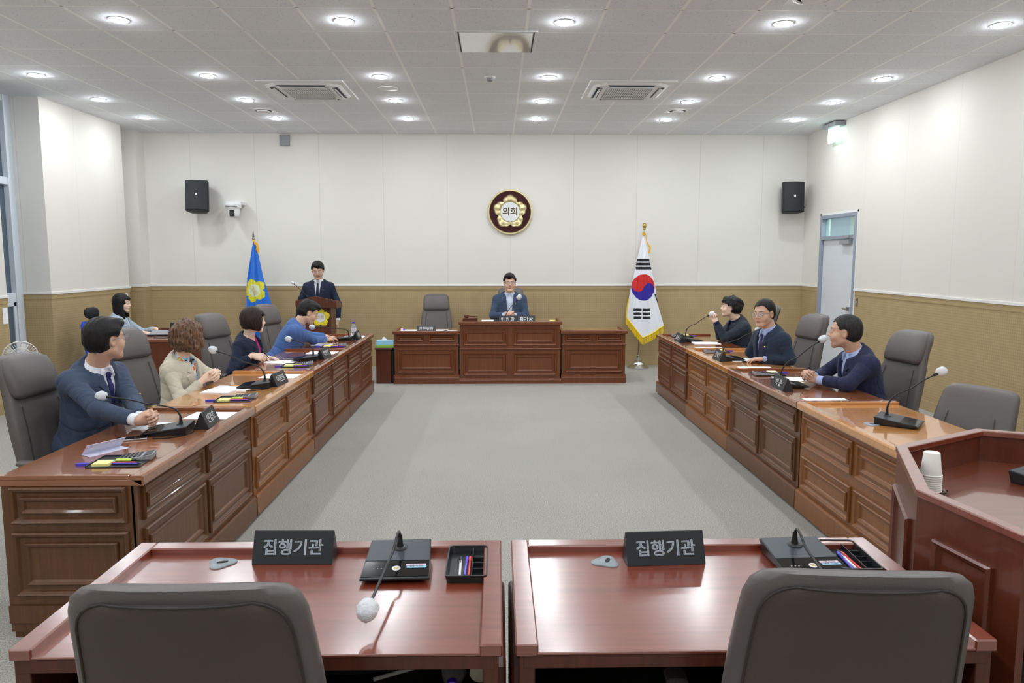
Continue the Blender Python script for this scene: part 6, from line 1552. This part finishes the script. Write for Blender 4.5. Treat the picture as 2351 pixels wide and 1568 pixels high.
    for sd, (hip, kn, an) in legs.items():
        vo = Vol(an-.28, an+.28, .009); f0 = V(an[0], an[1], .045); vo.cone(f0-F*.05, f0+F*.02, .042, .042, 0); vo.cone(f0, f0+F*.15-V(0, 0, .008), .044, .032, .02)
        me, _, _ = vo.mesh('shoe', ['shoe_black'], 1); put_mesh('shoe', me, root)
    info['wr'] = {sd: arms[sd][2].round(3) for sd in arms}
    print('PERSON', label[:40], info)
    return root
def clasp(C, F, up=0.0, open_=0.0):
    """wrist/finger data for two interlaced hands around point C, knuckles toward F"""
    F = nrm(V(*F)); C = V(*C); A = nrm(np.cross(F, V(0, 0, 1))); Z = np.cross(A, F); out = {}
    for sd in (1, -1):
        W_ = C+A*sd*.050-F*.070+Z*(.005*sd); d = nrm(F*.80-A*sd*.48+Z*.10); n = nrm(A*sd*.90+F*.42+Z*.30)
        out[sd] = (W_, d, n, ((34, 62, 34), (0.5, 0.25, 0.30), 0.0, 1.0))
    return out
CURL_FLAT = ((16, 22, 14), (0.25, 0.1), 0.35, 1.0); CURL_TYPE = ((24, 38, 22), (0.3, 0.2), 0.3, 1.0); CURL_PEN = ((48, 50, 28), (0.7, 0.5), 0.0, 1.0); CURL_REL = ((22, 34, 22), (0.4, 0.2), 0.0, 1.0)
# --- left side
person('man in blue-grey suit, navy tie and glasses, head turned away, at the nearest left desk', (-2.37, 4.50, 1.245), -14, 14, 58, 2, 0, 1.04, 1.08, hairs='short', skin='skin_tan', chub=.5, belly=.02, wide=1.05,
       hands=clasp((-1.98, 4.21, .815), (.95, .30, -.05)), jacket='suit_blue', shirt='shirt_white', tie='tie_navy', glasses='spectacle_silver', vneck=(.062, .26), h=.0032)
person('woman in beige jacket with curly brown hair seen from behind, on the golden left desk', (-2.385, 5.72, 1.125), -8, 8, 66, 4, -6, .97, 1.02, fem=True, hairs='wavy', hairm='hair_brown', skin='skin_light',
       hands=clasp((-2.17, 5.68, .835), (.92, .05, .25)), jacket='jacket_beige', shirt='blouse_pattern', vneck=(.052, .36), collar=True, h=.0035, cuffs=False, pin=False, cuffw=.03)
person('woman in navy jacket and magenta blouse with bobbed hair, holding a pen, left side', (-2.33, 7.10, 1.140), -6, 8, 32, -2, 0, .97, 1.0, fem=True, hairs='bob', hairm='hair_darkbrown', skin='skin_light',
       hands={1: ((-2.30, 6.93, .83), V(.85, .15, -.25), V(.1, -.6, .75), CURL_PEN), -1: ((-2.26, 7.20, .775), V(.9, -.25, -.05), V(.0, .1, 1), CURL_FLAT)}, jacket='suit_navy', shirt='blouse_pink', vneck=(.058, .34), collar=False, vskin=(.055, .13), h=.004, cuffs=False, pin=False)
person('man in bright blue jacket bending over his keyboard, farthest on the left side', (-2.09, 8.22, 1.135), 18, 30, 22, -26, 0, 1.0, 1.04, hairs='side', skin='skin_mid', chub=.3,
       hands={1: ((-1.98, 8.56, .80), V(.30, .92, -.12), V(0, .1, 1), CURL_TYPE), -1: ((-2.03, 8.78, .805), V(.55, .8, -.12), V(0, .1, 1), CURL_TYPE)}, jacket='suit_bright', shirt='shirt_grey', vneck=(.055, .26), h=.004, cuffs=False, pin=False)
# --- right side
person('man in charcoal jacket with wavy black hair, clasped hands raised before his face, right side', (2.755, 8.72, 1.150), 186, 16, 160, 6, 0, 1.0, 1.0, hairs='curly', skin='skin_light',
       hands=clasp((2.52, 8.64, 1.055), (-.55, .10, .80)), jacket='suit_charcoal', shirt='shirt_navy', vneck=(.050, .22), h=.004, pin=False, hint_out=.12)
person('man in navy suit, purple tie and glasses facing the camera, middle of the right desks', (2.505, 6.92, 1.215), 196, 12, 216, -4, 0, 1.02, 1.08, hairs='crop', skin='skin_tan', chub=.6, belly=.02, wide=1.04,
       hands={-1: ((2.50, 6.86, .795), V(-.95, .30, -.10), V(0, 0, 1), CURL_FLAT), 1: ((2.72, 7.16, .60), V(-.9, -.1, -.1), V(0, 0, 1), CURL_REL)}, hint_out=.3, jacket='suit_teal', shirt='shirt_blue', tie='tie_purple', glasses='spectacle_silver', vneck=(.062, .30), h=.0038)
person('man in deep navy suit with cropped greying hair, nearest on the right side', (2.655, 5.60, 1.170), 178, 18, 150, 1, 0, 1.03, 1.08, hairs='crop', hairm='hair_grey', skin='skin_tan', chub=.3, wide=1.04,
       hands=clasp((2.385, 5.62, .83), (-.90, -.05, .30)), jacket='suit_deepnavy', shirt='shirt_blue', vneck=(.058, .30), h=.0035, cuffw=.035)
# --- back
person('chairman in slate blue jacket and glasses sitting with clasped hands at the middle back desk', (0.172, 10.78, 1.375), -90, 6, -88, -3, 0, 1.02, 1.09, hairs='short', skin='skin_mid', chub=.8, belly=.03, wide=1.08,
       hands=clasp((0.165, 10.47, .935), (0, -1, .15)), jacket='suit_slate', shirt='shirt_pale', glasses='spectacle_frame', vneck=(.062, .34), h=.0045, open_low=False, groupn='people at the back of the room', hint_out=.8)
person('standing man in dark navy suit and dotted tie reading at the back lectern', (-2.66, 11.06, 1.548), -86, 2, -80, -16, 0, 1.0, 1.06, hairs='side', skin='skin_mid',
       hands={1: ((-2.96, 11.02, .80), V(0, -.1, -1), V(-1, 0, 0), CURL_REL), -1: ((-2.38, 11.04, .80), V(0, -.1, -1), V(1, 0, 0), CURL_REL)}, jacket='suit_navy', shirt='shirt_white', tie='tie_dark', glasses='spectacle_silver', vneck=(.056, .30), h=.0045, seated=False, groupn='people at the back of the room', pin=False)
person('woman with long black hair in a pale grey jacket at the left back desk', (-4.88, 9.72, 1.145), 4, 3, 8, -2, 0, .96, 1.0, fem=True, hairs='long', skin='skin_light',
       hands={1: ((-4.50, 9.42, .80), V(.9, -.1, -.1), V(0, 0, 1), CURL_FLAT), -1: ((-4.52, 9.84, .80), V(.9, -.1, -.1), V(0, 0, 1), CURL_FLAT)}, jacket='jacket_grey', shirt='shirt_white', vneck=(.052, .26), collar=False, vskin=(.045, .08), h=.0045, cuffs=False, pin=False, groupn='people at the back of the room')
pn = pencil((-2.20, 6.97), 60, 'pen', 'plastic_black', 0.14, .004, 'black pen held in the hand of the woman in navy', z=.845); pn.rotation_euler = (0, -0.7, math.radians(150))
